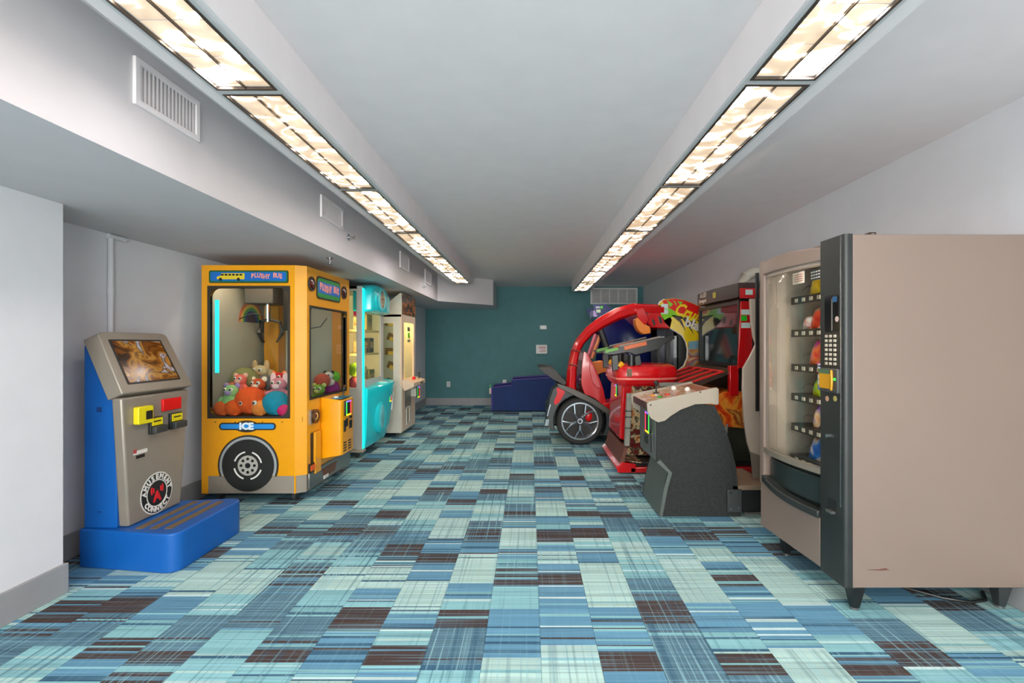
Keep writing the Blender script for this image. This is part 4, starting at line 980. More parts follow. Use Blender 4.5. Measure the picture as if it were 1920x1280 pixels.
B().prism(fillet(PX([(1190, 598), (1200, 594), (1212, 610), (1218, 612), (1219, 625), (1205, 627), (1196, 620), (1191, 610)], D - .02), .02, 3), 'y', D - .06, D + .1).build('orange_bracket', pm('orange_plastic', (232, 130, 36), .35), t, bevel=.01)
B().prism(fillet(PX([(1191, 580), (1206, 577), (1216, 600), (1208, 610), (1195, 596)], D - .03), .02, 3), 'y', D - .07, D + .02).build('red_bracket', RED, t, bevel=.008)
# seat
seat = PX([(1095, 657), (1103, 664), (1112, 682), (1122, 702), (1132, 730), (1140, 770), (1120, 765), (1096, 738), (1090, 720), (1091, 690)], D)
B().prism(fillet(seat, .03, 3), 'y', D + .02, D + .75).build('seat_back', RED, t, bevel=.02, seg=3)
B().prism(PX([(1105, 672), (1110, 682), (1120, 702), (1128, 728), (1118, 726), (1110, 715), (1106, 695)], D + .0), 'y', D + .002, D + .03).build('seat_side_bolster', pm('seat_rose', (208, 60, 66), .3, coat=.4), t, bevel=.008)
B().box(P(1098, 0, D).x, P(1165, 0, D).x, D + .1, D + .7, .38, .52).build('seat_base', BLACK, t, bevel=.02)
B().prism(PX([(1128, 757), (1150, 752), (1200, 752), (1200, 785), (1158, 784), (1140, 772)], D), 'y', D + .0, D + .3).build('side_sill', RED, t, bevel=.01)
B().prism(PX([(1112, 680), (1130, 676), (1150, 688), (1148, 696), (1128, 700), (1120, 705)], D + .5), 'y', D + .55, D + .75).build('orange_headrest_wing', pm('orange_plastic', (0, 0, 0)), t, bevel=.012)
for i in range(3): B().tube([P(1086, 705 + i * 7, D + .1), P(1092, 703 + i * 7, D + .1)], .02, 8).build('roll_bar_clamp', STEEL if i % 2 else BLACK, t)
# graphic side panels
gpx = [(1234, 574), (1238, 566), (1246, 561), (1265, 559), (1282, 562), (1300, 569), (1318, 578), (1331, 588), (1331, 800), (1250, 800), (1240, 760), (1242, 722), (1247, 711), (1256, 703), (1270, 696), (1282, 687), (1289, 672), (1290, 655), (1287, 642), (1280, 629), (1270, 622), (1256, 614), (1246, 604), (1240, 592)]
GR = pm('panel_base_yellow', (232, 200, 24), .3, var=.04, coat=.3)
def side(d, nm, gm):
    o = B().prism([(P(x, y, D).x, P(x, y, D).z) for x, y in gpx], 'y', d, d + .03).build(nm, gm, t)
    edge = [Vector((P(x, y, D).x, d + .015, P(x, y, D).z)) for x, y in gpx[11:] + gpx[:3]]
    B().tube(edge, .012, 8).build('white_edge_trim', EMW, o); return o
nsd = side(D, 'near_side_panel', GR); side(D + 1.15, 'far_side_panel', BLACK)
def dec(pts, mat, k=1, nm='printed_shape'): B().prism(PX(pts, D), 'y', D - .0012 * k, D).build(nm, mat, nsd, smooth=False)
LIME = pm('print_lime', (130, 200, 30), .35); PRED = pm('print_red', (222, 24, 22), .3); PDK = pm('print_charcoal', (62, 56, 52), .4)
dec([(1331, 640), (1331, 690), (1331, 800), (1250, 800), (1242, 762), (1244, 722), (1256, 705), (1272, 696), (1284, 686), (1290, 668), (1290, 642)], ramp_mat('desert_print', [(.33, (62, 32, 20)), (.44, (150, 80, 40)), (.52, (196, 150, 90)), (.58, (120, 130, 140)), (.66, (170, 60, 40)), (.75, (210, 190, 150))], scale=5, detail=5, rough=.3, distort=.5), 1, 'desert_picture')
dec([(1291, 640), (1331, 636), (1331, 652), (1291, 655)], pm('print_sky', (120, 160, 176), .35), 2)
dec([(1242, 563), (1265, 559.5), (1282, 562.5), (1300, 569.5), (1318, 578.5), (1331, 588), (1331, 606), (1300, 594), (1275, 587), (1255, 580), (1246, 574)], PRED, 2, 'red_flash')
dec([(1236, 576), (1246, 572), (1256, 578), (1268, 585), (1278, 592), (1266, 593), (1252, 596), (1246, 600), (1240, 592)], LIME, 3)
for a in ((1250, 562, 1262, 576), (1262, 562, 1268, 574), (1270, 564, 1280, 572)): dec([(a[0], a[1]), (a[2], a[3] - 6), (a[0] + 6, a[3])], LIME, 4, 'splash')
for pts in ([(1258, 590), (1284, 594), (1272, 602)], [(1272, 600), (1286, 622), (1278, 600)], [(1280, 598), (1302, 628), (1288, 600)], [(1292, 602), (1312, 628), (1300, 604)], [(1272, 592), (1331, 604), (1331, 612), (1290, 604)]): dec(pts, PDK, 3, 'dark_spike')
q = P(1297, 592, D)
B().text("Cruis'n", .225, (q.x + .02, D - .008, q.z), Vector((.9, 0, -.38)), Vector((.55, 0, .9)), bold=.006, squash=.75).build('lettering', pm('print_yellow', (244, 214, 30), .3), nsd, smooth=False)
q = P(1306, 611, D)
B().text('blast', .17, (q.x, D - .008, q.z), Vector((.92, 0, -.36)), Vector((.3, 0, .95)), bold=.005, squash=1.0).build('lettering', EMW, nsd, smooth=False)
for z_ in (574, 584):
    q = P(1246, z_, D); B().rrect('y', D - .007, D, (q.x - .045, q.x + .045, q.z - .03, q.z + .03), r=.01).build('sticker', pm('sticker_pale', (206, 226, 220), .5), nsd)
# screen between the side panels
scg = B().box(1.86, 1.90, D + .05, D + 1.13, .98, 1.62).build('screen', pm('screen_grey', (92, 94, 98), .15, coat=.3), t)
bx('screen_bar', BLACK, scg, 1.83, 1.86, D + .28, D + .36, .98, 1.62); bx('screen_bezel', BLACK, scg, 1.84, 1.92, D + .78, D + 1.13, .98, 1.62); bx('screen_bezel', BLACK, scg, 1.84, 1.92, D + .05, D + 1.13, 1.40, 1.62)
bx('rear_cabinet', BLACK, t, 1.92, 2.3, D + .05, D + 1.13, .06, 1.70)
bx('dashboard', BLACK, t, 1.35, 1.95, D + .08, D + 1.1, .34, .95, bevel=.03)
B().ring((1.30, D + .55, .98), 'x', .13, .16, .03, 28).build('steering_wheel', BLACK, t)
B().tube([(1.30, D + .55, .98), (1.45, D + .55, .90)], .03, 10).build('steering_column', BLACK, t)
# ---------------------------------------------------------------- alien gun machine
G0, G1 = 4.75, 5.86
t = thing('gun_machine', 'red shooting game with black guns, big screen and alien sign', 'arcade machine', (1.6, 5.3, 0))
FLAME = ramp_mat('flame_print', [(.36, (196, 40, 10)), (.46, (222, 90, 20)), (.55, (232, 150, 50)), (.64, (150, 50, 20)), (.74, (230, 180, 80))], scale=7, detail=4, rough=.3, distort=.8)
ARTP = ramp_mat('machine_art', [(.34, (20, 18, 18)), (.44, (120, 16, 16)), (.5, (50, 60, 40)), (.56, (210, 190, 150)), (.64, (180, 100, 30)), (.72, (40, 40, 44))], scale=14, detail=4, rough=.3)
B().box(1.0, 2.30, G0 + .02, G1, .015, .07).build('base_plate', RED, t, bevel=.01)
B().box(1.0, 2.30, G0 + .06, G1 - .04, .07, .11).build('base_deck', BLACK, t, bevel=.005)
for xx in (1.1, 2.2):
    for yy in (G0 + .1, G1 - .1): B().cyl((xx, yy, 0), 'z', .03, .016, 12).build('foot', BLACK, t)
# front foot tray
B().prism([(.88, .015), (1.06, .015), (1.06, .10), (.92, .12), (.86, .07)], 'y', G0 + .02, G1 - .1).build('foot_tray', RED, t, bevel=.008)
B().prism([(.93, .125), (1.12, .105), (1.12, .115), (.93, .135)], 'y', G0 + .05, G1 - .12).build('tray_art', ARTP, t)
B().prism([(.89, .07), (.93, .07), (.98, .26), (.95, .27)], 'y', G0 + .04, G1 - .12).build('kick_board', pm('kick_brown', (110, 60, 44), .4), t)
# pedestal and console
B().prism([(.945, .30), (1.40, .12), (1.40, .98), (.98, .98)], 'y', G0 + .30, G1 - .12).build('pedestal', RED, t, bevel=.02)
B().prism([(1.0, .13), (1.38, .13), (1.38, .90), (1.08, .90)], 'y', G0 + .285, G0 + .30).build('pedestal_art', ARTP, t)
B().prism([(.955, .27), (1.005, .27), (1.03, .80), (.98, .80)], 'y', G0 + .06, G0 + .12).build('grey_post', pm('post_grey', (150, 146, 134), .45), t, bevel=.006)
for z_ in (.45, .56, .62): bx('post_joint', BLACK, t, .96, 1.03, G0 + .055, G0 + .12, z_, z_ + .008)
cpl = [(.90, 4.98), (1.0, 4.93), (1.30, 4.93), (1.56, 5.05), (1.60, 5.35), (1.56, 5.66), (1.30, 5.76), (1.0, 5.76), (.90, 5.70)]
cpl = fillet(cpl, .06, 4)
cns = B(); cx_, cy_ = 1.2, 5.34
cns.loft([[(cx_ + (x - cx_) * s, cy_ + (y - cy_) * s, z) for x, y in cpl] for s, z in ((.88, .86), (.97, .90), (1, .94), (1, 1.02), (.95, 1.06), (.85, 1.08))])
cns = cns.build('gun_console', RED, t)
B().loft([[(cx_ + (x - cx_) * s, cy_ + (y - cy_) * s, z) for x, y in cpl] for s, z in ((1.005, .925), (1.012, .935), (1.005, .945))]).build('console_trim', pm('red_light_edge', (226, 120, 110), .3), cns)
bx('console_badge', pm('badge_tan', (100, 70, 40), .4), cns, 1.0, 1.05, 4.925, 4.935, .96, 1.04)
B().box(1.33, 1.62, 4.90, 5.0, .86, .90).build('side_tray', pm('tray_grey', (140, 138, 130), .4), cns, bevel=.006)
led_reader(t, .945, G0 + .36, G0 + .44, .74, .86, -1)
GUN = pm('gun_black', (30, 29, 28), .35, var=.15); GUNO = pm('gun_orange', (196, 92, 40), .4)
for gi, (gy, dx) in enumerate(((5.0, 0.0), (5.62, .0))):
    M = Matrix.Translation((1.10 + dx, gy, 1.17)) @ Matrix.Rotation(math.radians(-13), 4, 'Y')
    g = B().prism(fillet([(-.34, .125), (-.30, .085), (-.22, .065), (-.06, .055), (.0, .01), (.26, .015), (.30, .05), (.44, .085), (.44, .112), (.33, .12), (.26, .128), (-.20, .132)], .012, 2), 'y', -.03, .03).xf(M)  .build('gun', GUN, t, bevel=.006, label='black toy rifle with orange panels')
    B().box(-.10, .14, -.034, .034, .085, .128).xf(M).build('gun_panel', GUNO, g, bevel=.004)
    B().box(-.30, -.16, -.034, .034, .10, .132).xf(M).build('gun_green_panel', pm('gun_green', (90, 150, 50), .4), g, bevel=.004)
    B().box(-.14, .30, -.018, .018, .13, .145).xf(M).build('gun_top_rail', pm('rail_grey', (120, 112, 104), .4), g)
    B().prism([(-.24, .06), (-.17, .06), (-.20, -.10), (-.27, -.10)], 'y', -.02, .02).xf(M).build('gun_grip', GUN, g, bevel=.006)
    B().prism([(-.02, .0), (.05, .0), (.04, -.10), (-.02, -.10)], 'y', -.018, .018).xf(M).build('gun_magazine', GUN, g, bevel=.004)
    B().tube([(1.06 + dx, gy, 1.07), (1.06 + dx, gy, 1.18)], .04, 12).build('gun_mount', BLACK, g)
    B().tube([(.93 + dx, gy, 1.06), (.97 + dx, gy, 1.10)], .03, 8).build('yellow_holster', pm('holster_yellow', (226, 160, 20), .4), g)
# deck with red rails below the screen
B().prism([(1.50, .86), (2.06, 1.05), (2.06, 1.02), (1.50, .80)], 'y', G0 + .05, G1 - .02).build('sloping_deck', pm('deck_art', (66, 48, 42), .35, var=.4, scale=6), t)
for y_ in (G0 + .06, G0 + .3, G0 + .55, G0 + .8, G1 - .06):
    B().tube([(1.50, y_, .87), (1.93, y_ + .02, 1.015)], .012, 6).build('deck_rail', pm('rail_red', (214, 40, 36), .35), t)
B().tube([(1.93, G0 + .05, 1.02), (1.93, G1 - .03, 1.02)], .014, 6).build('deck_rail', pm('rail_red', (0, 0, 0)), t)
# lower cabinet
B().prism([(1.62, .50), (2.30, .44), (2.30, .82), (1.95, .82), (1.72, .74)], 'y', G0 + .03, G1 - .03).build('flame_cabinet', FLAME, t, bevel=.01)
B().box(1.70, 2.30, G0 + .08, G1 - .08, .11, .52).build('dark_lower_cabinet', pm('olive_black', (46, 48, 36), .4, var=.3), t, bevel=.01)
B().tube([(1.93, G0 + .04, .12), (1.965, G0 + .04, .50)], .018, 6).build('grey_strut', pm('post_grey', (0, 0, 0)), t)
bx('red_post', RED, t, 1.99, 2.08, G0 + .02, G0 + .08, .78, 1.08, bevel=.008)
bx('rear_column', BLACK, t, 2.125, 2.30, G0 + .10, G1 - .05, .80, 1.90)
# screen
sc_ = bx('screen', pm('dark_screen', (30, 40, 40), .06, coat=.6), t, 2.085, 2.11, G0 + .02, G1, 1.085, 1.71)
B().frame('x', 2.07, 2.12, (G0, G1 + .02, 1.06, 1.73), (G0 + .04, G1 - .02, 1.10, 1.695), r=.01, n=2).build('screen_bezel', BLACK, sc_)
B().prism([(2.05, 1.05), (2.20, 1.09), (2.20, 1.64), (2.17, 1.72), (2.08, 1.72)], 'y', G0 - .02, G0 + .0).build('red_side_plate', RED, t, bevel=.012)
for z_, c in ((1.61, (206, 226, 220)), (1.55, (30, 200, 30)), (1.48, (206, 226, 220))):
    bx('sticker', pm('stkg%d' % c[0], c, .5), t, 2.085, 2.175 if c[0] > 100 else 2.14, G0 - .022, G0 - .02, z_ - .026, z_ + .026)
mar = B().prism([(2.05, G0 - .03), (2.02, (G0 + G1) / 2), (2.05, G1), (2.30, G1), (2.30, G0 - .03)], 'z', 1.755, 1.90).build('sign_box', pm('marquee_brown', (62, 42, 38), .3, var=.3, scale=5), t)
B().box(2.065, 2.30, G0 - .036, G0 - .03, 1.745, 1.845).build('sign_red_end', RED, mar)
bx('sticker', pm('stkg206', (206, 226, 220), .5), mar, 2.12, 2.19, G0 - .038, G0 - .036, 1.78, 1.83)
B().text('ALIENS', .075, (2.033, 5.58, 1.862), (0, -1, 0), (0, 0, 1), bold=.001, squash=1.25).build('sign_lettering', pm('sign_silver', (226, 210, 196), .4), mar, smooth=False)
B().text('Armageddon', .062, (2.033, 5.60, 1.80), (0, -1, 0), (0, 0, 1), bold=.001, squash=1.0).build('sign_lettering', pm('sign_silver', (0, 0, 0)), mar, smooth=False)
bx('sign_yellow_label', pm('label_yellow', (206, 186, 60), .4), mar, 2.018, 2.028, 5.22, 5.29, 1.80, 1.86)
B().tube([P(1391, 560, 5.05), P(1391, 535, 5.05), P(1398, 518, 5.05), P(1412, 510, 5.05), P(1424, 510, 5.05)], .055, 12).build('rear_arch', pm('arch_white', (200, 192, 178), .45), t)
# ---------------------------------------------------------------- game console with beige wings
CD = 3.58
WING = pm('wing_beige', (158, 146, 130), 0.4, var=0.03)
CARB = pm('speckled_black', (30, 32, 31), 0.75, var=0.5, scale=70, bump=.15, bscale=220)
FRG = pm('console_front_grey', (92, 94, 92), .4, var=.05)
t = thing('arcade_console', 'black arcade control console with beige wings and colourful top panel', 'arcade machine', (1.2, 3.86, 0))
CE2 = 4.14
sd = PX([(1231, 790), (1231, 866), (1253, 886), (1245, 914), (1236, 968), (1390, 968), (1384, 917), (1380, 875), (1371, 836), (1358, 798), (1340, 760), (1300, 755), (1260, 770)], CD + .02)
sd = [(x, max(z, .005)) for x, z in sd]
B().prism(sd, 'y', CD + .02, CD + .04).build('near_side', CARB, t); B().prism(sd, 'y', CE2 - .02, CE2).build('far_side', CARB, t)
wg = PX([(1213, 757), (1216, 753), (1344, 726), (1348, 729), (1348, 757), (1345, 759), (1332, 757), (1304, 758), (1277, 768), (1258, 780), (1247, 789), (1234, 792), (1220, 784), (1214, 772)], CD)
wn_ = B().prism(wg, 'y', CD, CD + .02).build('near_wing', WING, t, bevel=.004)
B().prism(wg, 'y', CE2, CE2 + .02).build('far_wing', WING, t, bevel=.004)
for px, py in ((1220, 759), (1313, 735)):
    q = P(px, py, CD); B().cyl((q.x, CD, q.z), 'y', .006, -.004, 12).build('bolt', BLACK, wn_)
tl, tr = P(1216, 754, CD), P(1345, 727, CD)
TOPA = ramp_mat('control_art', [(.30, (90, 60, 50)), (.38, (226, 110, 40)), (.43, (226, 216, 206)), (.49, (150, 156, 168)), (.54, (226, 140, 40)), (.58, (90, 160, 60)), (.63, (206, 60, 40)), (.72, (180, 170, 180))], scale=16, detail=1, rough=.3, distort=1.2)
cpn = B().prism([(tl.x + .01, tl.z - .012), (tr.x - .01, tr.z - .012), (tr.x - .01, tr.z - .05), (tl.x + .01, tl.z - .06)], 'y', CD + .02, CE2).build('control_panel', TOPA, t)
sl = (tr.z - tl.z) / (tr.x - tl.x)
def topz(x): return tl.z - .012 + (x - tl.x) * sl
B().prism([(1.29, topz(1.29)), (1.395, topz(1.395)), (1.395, topz(1.395) + .002), (1.29, topz(1.29) + .002)], 'y', CD + .03, CE2 - .01).build('instruction_panel', pm('panel_terracotta', (150, 84, 62), .4, var=.2, scale=30), cpn)
B().box(tl.x + .006, tl.x + .014, CD + .02, CE2, tl.z - .065, tl.z - .012).build('maroon_front_edge', pm('maroon', (88, 46, 44), .4), cpn)
def knob(x, y, r, h, mat, nm):
    B().cyl((x, y, topz(x)), 'z', r, h, 16, r * .85).build(nm, mat, cpn)
knob(1.02, 3.76, .022, .012, pm('btn_green', (60, 150, 40), .3), 'button'); knob(1.09, 3.80, .022, .012, pm('btn_red', (206, 60, 30), .3), 'button'); knob(1.0, 3.90, .022, .012, pm('btn_orange', (226, 140, 40), .3), 'button')
for x, y in ((1.20, 4.0), (1.25, 3.80)): B().sphere((x, y, topz(x) + .008), .024, 14).build('white_ball', EMW, cpn)
B().cyl((1.06, 4.02, topz(1.06)), 'z', .028, .006, 16).build('joystick_base', BLACK, cpn); B().tube([(1.06, 4.02, topz(1.06)), (1.06, 4.02, topz(1.06) + .07)], .007, 8).sphere((1.06, 4.02, topz(1.06) + .085), .02, 12).build('joystick', BLACK, cpn)
B().ring((1.02, 3.92, topz(1.02) + .002), 'z', .02, .032, .004, 20).build('button_ring', EMW, cpn)
fx = P(1231, 0, CD + .02).x
B().box(fx - .004, fx + .02, CD + .04, CE2 - .02, .42, .80).build('front_panel', FRG, t, bevel=.004)
B().loft([[(x, y, z) for x, z in PX([(1231, 866), (1253, 886), (1245, 914), (1236, 967), (1242, 967), (1252, 914), (1260, 886), (1238, 862)], CD + .02)] for y in (CD + .015, CE2 - .015)]).build('kick_plate', pm('kick_grey_green', (84, 90, 86), .4, var=.06), t)
led_reader(t, fx - .004, CD + .15, CD + .27, .60, .76, -1)
dr = B().box(fx - .010, fx - .004, CD + .10, CD + .42, .45, .60).build('coin_door', FRG, t, bevel=.003)
B().box(fx - .016, fx - .010, CD + .24, CD + .34, .50, .57).build('coin_return', BLACK, dr, bevel=.003); bx('bill_slot', BLACK, dr, fx - .013, fx - .010, CD + .12, CD + .15, .46, .59)
for y_ in (CD + .10, CD + .16, CD + .20): B().cyl((fx - .004, y_, .59 + .02), 'x', .008, -.01, 10).build('lock', CHROME, t)
B().box(1.10, 1.45, CD + .04, CE2 - .02, .01, .72).build('inner_body', BLACK, t)
# bracket plate and link base to the display
q0, q1 = P(1364, 960, CD), P(1391, 918, CD)
br = B().box(q0.x, q1.x, CD + .0, CD + .02, q0.z, q1.z).build('bracket_plate', DARK, t, bevel=.003)
for fx_, fz in ((.15, .15), (.85, .2), (.15, .88), (.8, .85)):
    B().cyl((q0.x + (q1.x - q0.x) * fx_ * .8 + .01, CD, q0.z + (q1.z - q0.z) * fz), 'y', .008, -.005, 10).build('bolt', CHROME, br)
bx('link_base', BLACK, t, 1.45, 1.82, CD + .03, CE2 - .05, .03, .20, bevel=.01)
bx('link_base_cap', pm('cap_tan', (128, 108, 88), .5), t, 1.52, 1.82, CD + .02, CE2 - .04, .20, .235, bevel=.004)
B().tube([(1.6, CD + .0, .03), (1.82, CD + .0, .04)], .012, 8).build('base_bar', STEEL, t)
# display cabinet belonging to the console, against the wall
t = thing('display_cabinet', 'beige curved display cabinet squeezed beside the vending machine', 'arcade machine', (2.0, 3.95, 0))
DD = 3.75
dp = PX([(1407, 560), (1409, 600), (1413, 630), (1418, 645), (1407, 668), (1394, 690), (1393, 730), (1396, 790), (1402, 830), (1412, 862), (1440, 896), (1520, 896), (1530, 560)], DD)
B().prism(dp, 'y', DD, DD + .03).build('near_side', pm('display_beige', (176, 160, 144), .4, var=.03), t, bevel=.005)
bx('column', BLACK, t, 2.01, 2.30, DD + .03, 4.20, .24, 1.85)
bx('column_foot', BLACK, t, 1.95, 2.30, DD + .03, 4.20, .0, .24)
bx('black_edge', BLACK, t, P(1416, 0, DD).x, P(1421, 0, DD).x, DD - .02, DD, P(0, 770, DD).z, P(0, 512, DD).z)
B().prism(PX([(1406, 846), (1440, 860), (1440, 897), (1411, 896)], DD), 'y', DD - .004, DD).build('lower_band', pm('band_brown', (112, 102, 88), .5), t)
# ---------------------------------------------------------------- snack vending machine
BEI = pm('vending_beige', (132, 114, 104), 0.35, var=0.025, scale=2)
VBK = pm('vending_black', (40, 43, 42), 0.42, var=0.12, bump=.12, bscale=260)
INB = pm('vending_inside', (176, 164, 152), .45, var=.03)
V0, V1, XB, XC, VZ0, VZ1 = 2.32, 3.10, 1.5625, 2.399, .12, 1.828
t = thing('vending_machine', 'beige and black snack vending machine with bowed glass front', 'vending machine', (1.97, 2.71, 0))
bx('near_side', BEI, t, XB, XC, V0, V0 + .02, VZ0, VZ1, bevel=.003)
bx('far_side', BEI, t, XB, XC, V1 - .02, V1, VZ0, VZ1, bevel=.003)
bx('top', BEI, t, XB, XC, V0 + .02, V1 - .02, VZ1 - .02, VZ1); bx('bottom', BLACK, t, XB, XC, V0 + .02, V1 - .02, VZ0, VZ0 + .03)
bx('back', INB, t, XC - .02, XC, V0 + .02, V1 - .02, VZ0 + .03, VZ1 - .02)
bx('inner_far_wall', INB, t, XB + .0, XC - .02, V1 - .05, V1 - .02, .55, VZ1 - .02)
bx('bin_floor', BLACK, t, XB, XC - .02, V0 + .2, V1 - .05, .56, .58)
B().prism([(1.63, .208), (1.69, .210), (1.72, .216), (1.74, .207), (1.70, .204)], 'y', V0 - .0015, V0).build('scuff_mark', pm('scuff', (100, 60, 52), .6), t)
for cx, cy in ((XB + .03, V0 + .035), (2.32, V0 + .05), (XB + .02, V1 - .14), (2.32, V1 - .06)):
    l_ = B(); l_.loft([[(cx + s * a, cy + s * b_, z) for a, b_ in ((-1, -1), (1, -1), (1, 1), (-1, 1))] for s, z in ((.017, .012), (.034, VZ0))]).build('leg', BLACK if cx < 2 else DARK, t, bevel=.003)
    B().cyl((cx, cy, 0), 'z', .02, .012, 14).build('leg_foot', STEEL, t)
# door
VD = V0 + .196
def xg(y):
    s = (y - VD) / (V1 - VD); return 1.522 - .03 * s - .035 * math.sin(PI * min(max(s, 0), 1))
def bow(y0, y1, z0, z1, o0, o1, f0=None, n=14, flat=False):
    """bowed plate: z0/z1 may be functions of 0..1"""
    lp = []
    for k in range(n + 1):
        s = k / n; y = y0 + (y1 - y0) * s; x = (1.522 - .03 * (y - VD) / (V1 - VD)) if flat else xg(y)
        a = z0(s) if callable(z0) else z0; c = z1(s) if callable(z1) else z1
        lp.append([(x + o0, y, a), (x + o1, y, a), (x + o1, y, c), (x + o0, y, c)])
    return B().loft(lp)
dor = B().box(XB - .035, XB, V0 + .01, V1 - .0, VZ0 + .01, .40).build('door', BEI, t)
bow(VD, V1 + .0, lambda s: 1.735, lambda s: 1.795 + .03 * math.sin(PI * (.1 + .75 * s)), 0, .05).build('door_top_rail', BEI, dor, bevel=.006)
bow(VD, V1 - .03, 1.715, 1.745, .012, .05).build('door_top_step', pm('step_beige', (150, 136, 124), .45), dor)
B().box(1.486, XB, V1 - .055, V1 + .005, .40, 1.83).build('door_far_stile', BEI, dor, bevel=.012, seg=3)
B().box(1.50, XB - .01, V1 - .09, V1 - .055, .62, 1.74).build('door_inner_stile', pm('step_beige', (0, 0, 0)), dor, bevel=.004)
gl = bow(VD, V1 - .085, .635, 1.725, .018, .022).build('glass', glass_mat('vending_glass', (240, 242, 240), 1.32), dor)
bow(VD, V1 - .055, lambda s: .615, lambda s: .645, .0, .04).build('glass_sill', pm('sill_grey', (120, 112, 100), .4), dor)
bow(VD, V1 - .055, lambda s: .405 - .0 * s, .62, .05, .06).build('delivery_recess', pm('bin_black', (22, 30, 29), .4, var=.2), dor)
bow(VD + .0, V1 - .085, .445, .585, .035, .042).build('delivery_flap', pm('flap_black', (34, 44, 43), .3, var=.15), dor, bevel=.003)
bow(VD, V1 - .055, lambda s: .385 + .045 * s ** 2, lambda s: .425 + .045 * s ** 2, -.015, .045).build('delivery_lip', VBK, dor, bevel=.006)
bow(VD, V1, .13, lambda s: .39 + .045 * s ** 2, 0, .04, flat=True).build('lower_panel', BEI, dor, bevel=.004)
# control column
col_ = B().prism(fillet([(1.5215, V0 + .006), (1.5215, VD), (XB, VD), (XB, V0 + .001), (1.535, V0 - .002)], [.02, .008, 0, 0, .01], 4), 'z', VZ0 + .0, VZ1 + .004).build('control_column', VBK, dor)
bx('column_trim', CHROME, col_, 1.5195, 1.5225, V0 + .026, V0 + .030, .5, VZ1)
XK = 1.5215
def ky(px): return XK * F / (px - VX)
def kz(px, py): return onX(px, py, XK).z
dw = B().rrect('x', XK - .002, XK, (ky(1573), ky(1547), kz(1560, 624), kz(1560, 552)), r=.02).build('display_window', pm('window_black', (10, 12, 14), .1, coat=.5), col_)
bx('display_blue', pm('lcd_blue', (40, 90, 130), .3), dw, XK - .003, XK - .002, ky(1570), ky(1562), kz(1565, 566), kz(1565, 556))
bx('display_bar', STEEL, dw, XK - .004, XK - .002, ky(1561), ky(1560), kz(1560, 620), kz(1560, 560))
B().cyl((XK - .002, ky(1570), kz(1570, 598)), 'x', .014, -.001, 16).build('round_sticker', pm('sticker_pink', (206, 180, 170), .5), dw)
kp = B().rrect('x', XK - .004, XK, (ky(1574), ky(1546), kz(1560, 700 - 10), kz(1560, 622)), r=.004).build('keypad', pm('keypad_dark', (48, 46, 42), .35), col_)
for i in range(3):
    for j in range(7):
        y_ = ky(1572) + (ky(1548) - ky(1572)) * (i + .5) / 3; z_ = kz(1560, 626 + 8.6 * j + 4)
        B().box(XK - .010, XK - .004, y_ - .009, y_ + .009, z_ - .007, z_ + .007).build('key', pm('key_cream', (196, 184, 166), .4), kp, bevel=.002)
ba = B().rrect('x', XK - .02, XK, (ky(1577), ky(1543), kz(1560, 736), kz(1560, 690)), r=.008).build('bill_acceptor', pm('acceptor_grey', (64, 64, 62), .4), col_, bevel=.006)
bx('yellow_face', pm('acceptor_yellow', (206, 146, 20), .4), ba, XK - .023, XK - .020, ky(1564), ky(1544), kz(1552, 727), kz(1552, 700))
bx('green_face', pm('face_green', (80, 110, 80), .4), ba, XK - .022, XK - .020, ky(1562), ky(1542), kz(1552, 700), kz(1552, 692))
B().tube([(XK - .022, ky(1567), kz(1565, 694)), (XK - .028, ky(1570), kz(1565, 712)), (XK - .022, ky(1567), kz(1565, 731))], .006, 8).build('yellow_bezel', pm('acceptor_yellow', (0, 0, 0)), ba)
B().cyl((XK - .020, ky(1573), kz(1573, 711)), 'x', .006, -.004, 10).build('green_light', pm('green_led', (40, 230, 60), .4, emit=2.0), ba)
for px, c in ((1551, (196, 150, 120)), (1566, (196, 176, 100))):
    B().cyl((XK, ky(px), kz(px, 747)), 'x', .014, -.001, 18).build('round_sticker', pm('rst%d' % c[1], c, .5), col_)
B().cyl((XK, ky(1554), kz(1554, 817)), 'x', .010, -.012, 14).build('lock', CHROME, col_)
for py in (785, 808): bx('seam', BLACK, col_, XK - .0006, XK, V0 + .02, VD, kz(1560, py) - .001, kz(1560, py) + .001)
cr = B().rrect('x', XK - .001, XK, (ky(1568), ky(1552), kz(1560, 962), kz(1560, 935)), r=.006).build('coin_return', BLACK, col_)
B().box(XK - .022, XK - .001, ky(1567), ky(1556), kz(1560, 960), kz(1560, 955)).build('coin_return_lip', STEEL, cr)
# payment stickers hanging inside the glass by the column
for i, (txt, c, tc_) in enumerate((('VISA', (226, 226, 230), (30, 50, 120)), ('', (216, 60, 50), None), ('', (226, 222, 216), None), ('', (206, 206, 206), None), ('', (50, 120, 190), None))):
    y_ = VD + .018; z_ = kz(1532, 686 + i * 10); x_ = xg(y_) + .014
    s_ = B().box(x_ + .001, x_ + .003, y_ - .017, y_ + .020, z_ - .012, z_ + .012).build('card_sticker', pm('cards%d' % i, c, .5), gl)
    if txt: B().text(txt, .014 if len(txt) < 5 else .008, (x_ - .0005, y_, z_), (0, -1, 0), (0, 0, 1), bold=.0003, depth=.0005).build('card_lettering', pm('cardt%d' % i, tc_, .5), s_, smooth=False)
    if i == 1:
        B().cyl((x_ + .001, y_ + .006, z_), 'x', .010, -.0008, 16).build('card_disc', pm('disc_orange', (240, 160, 40), .5), s_); B().cyl((x_ + .001, y_ - .006, z_), 'x', .010, -.0012, 16).build('card_disc', pm('disc_red', (206, 30, 30), .5), s_)
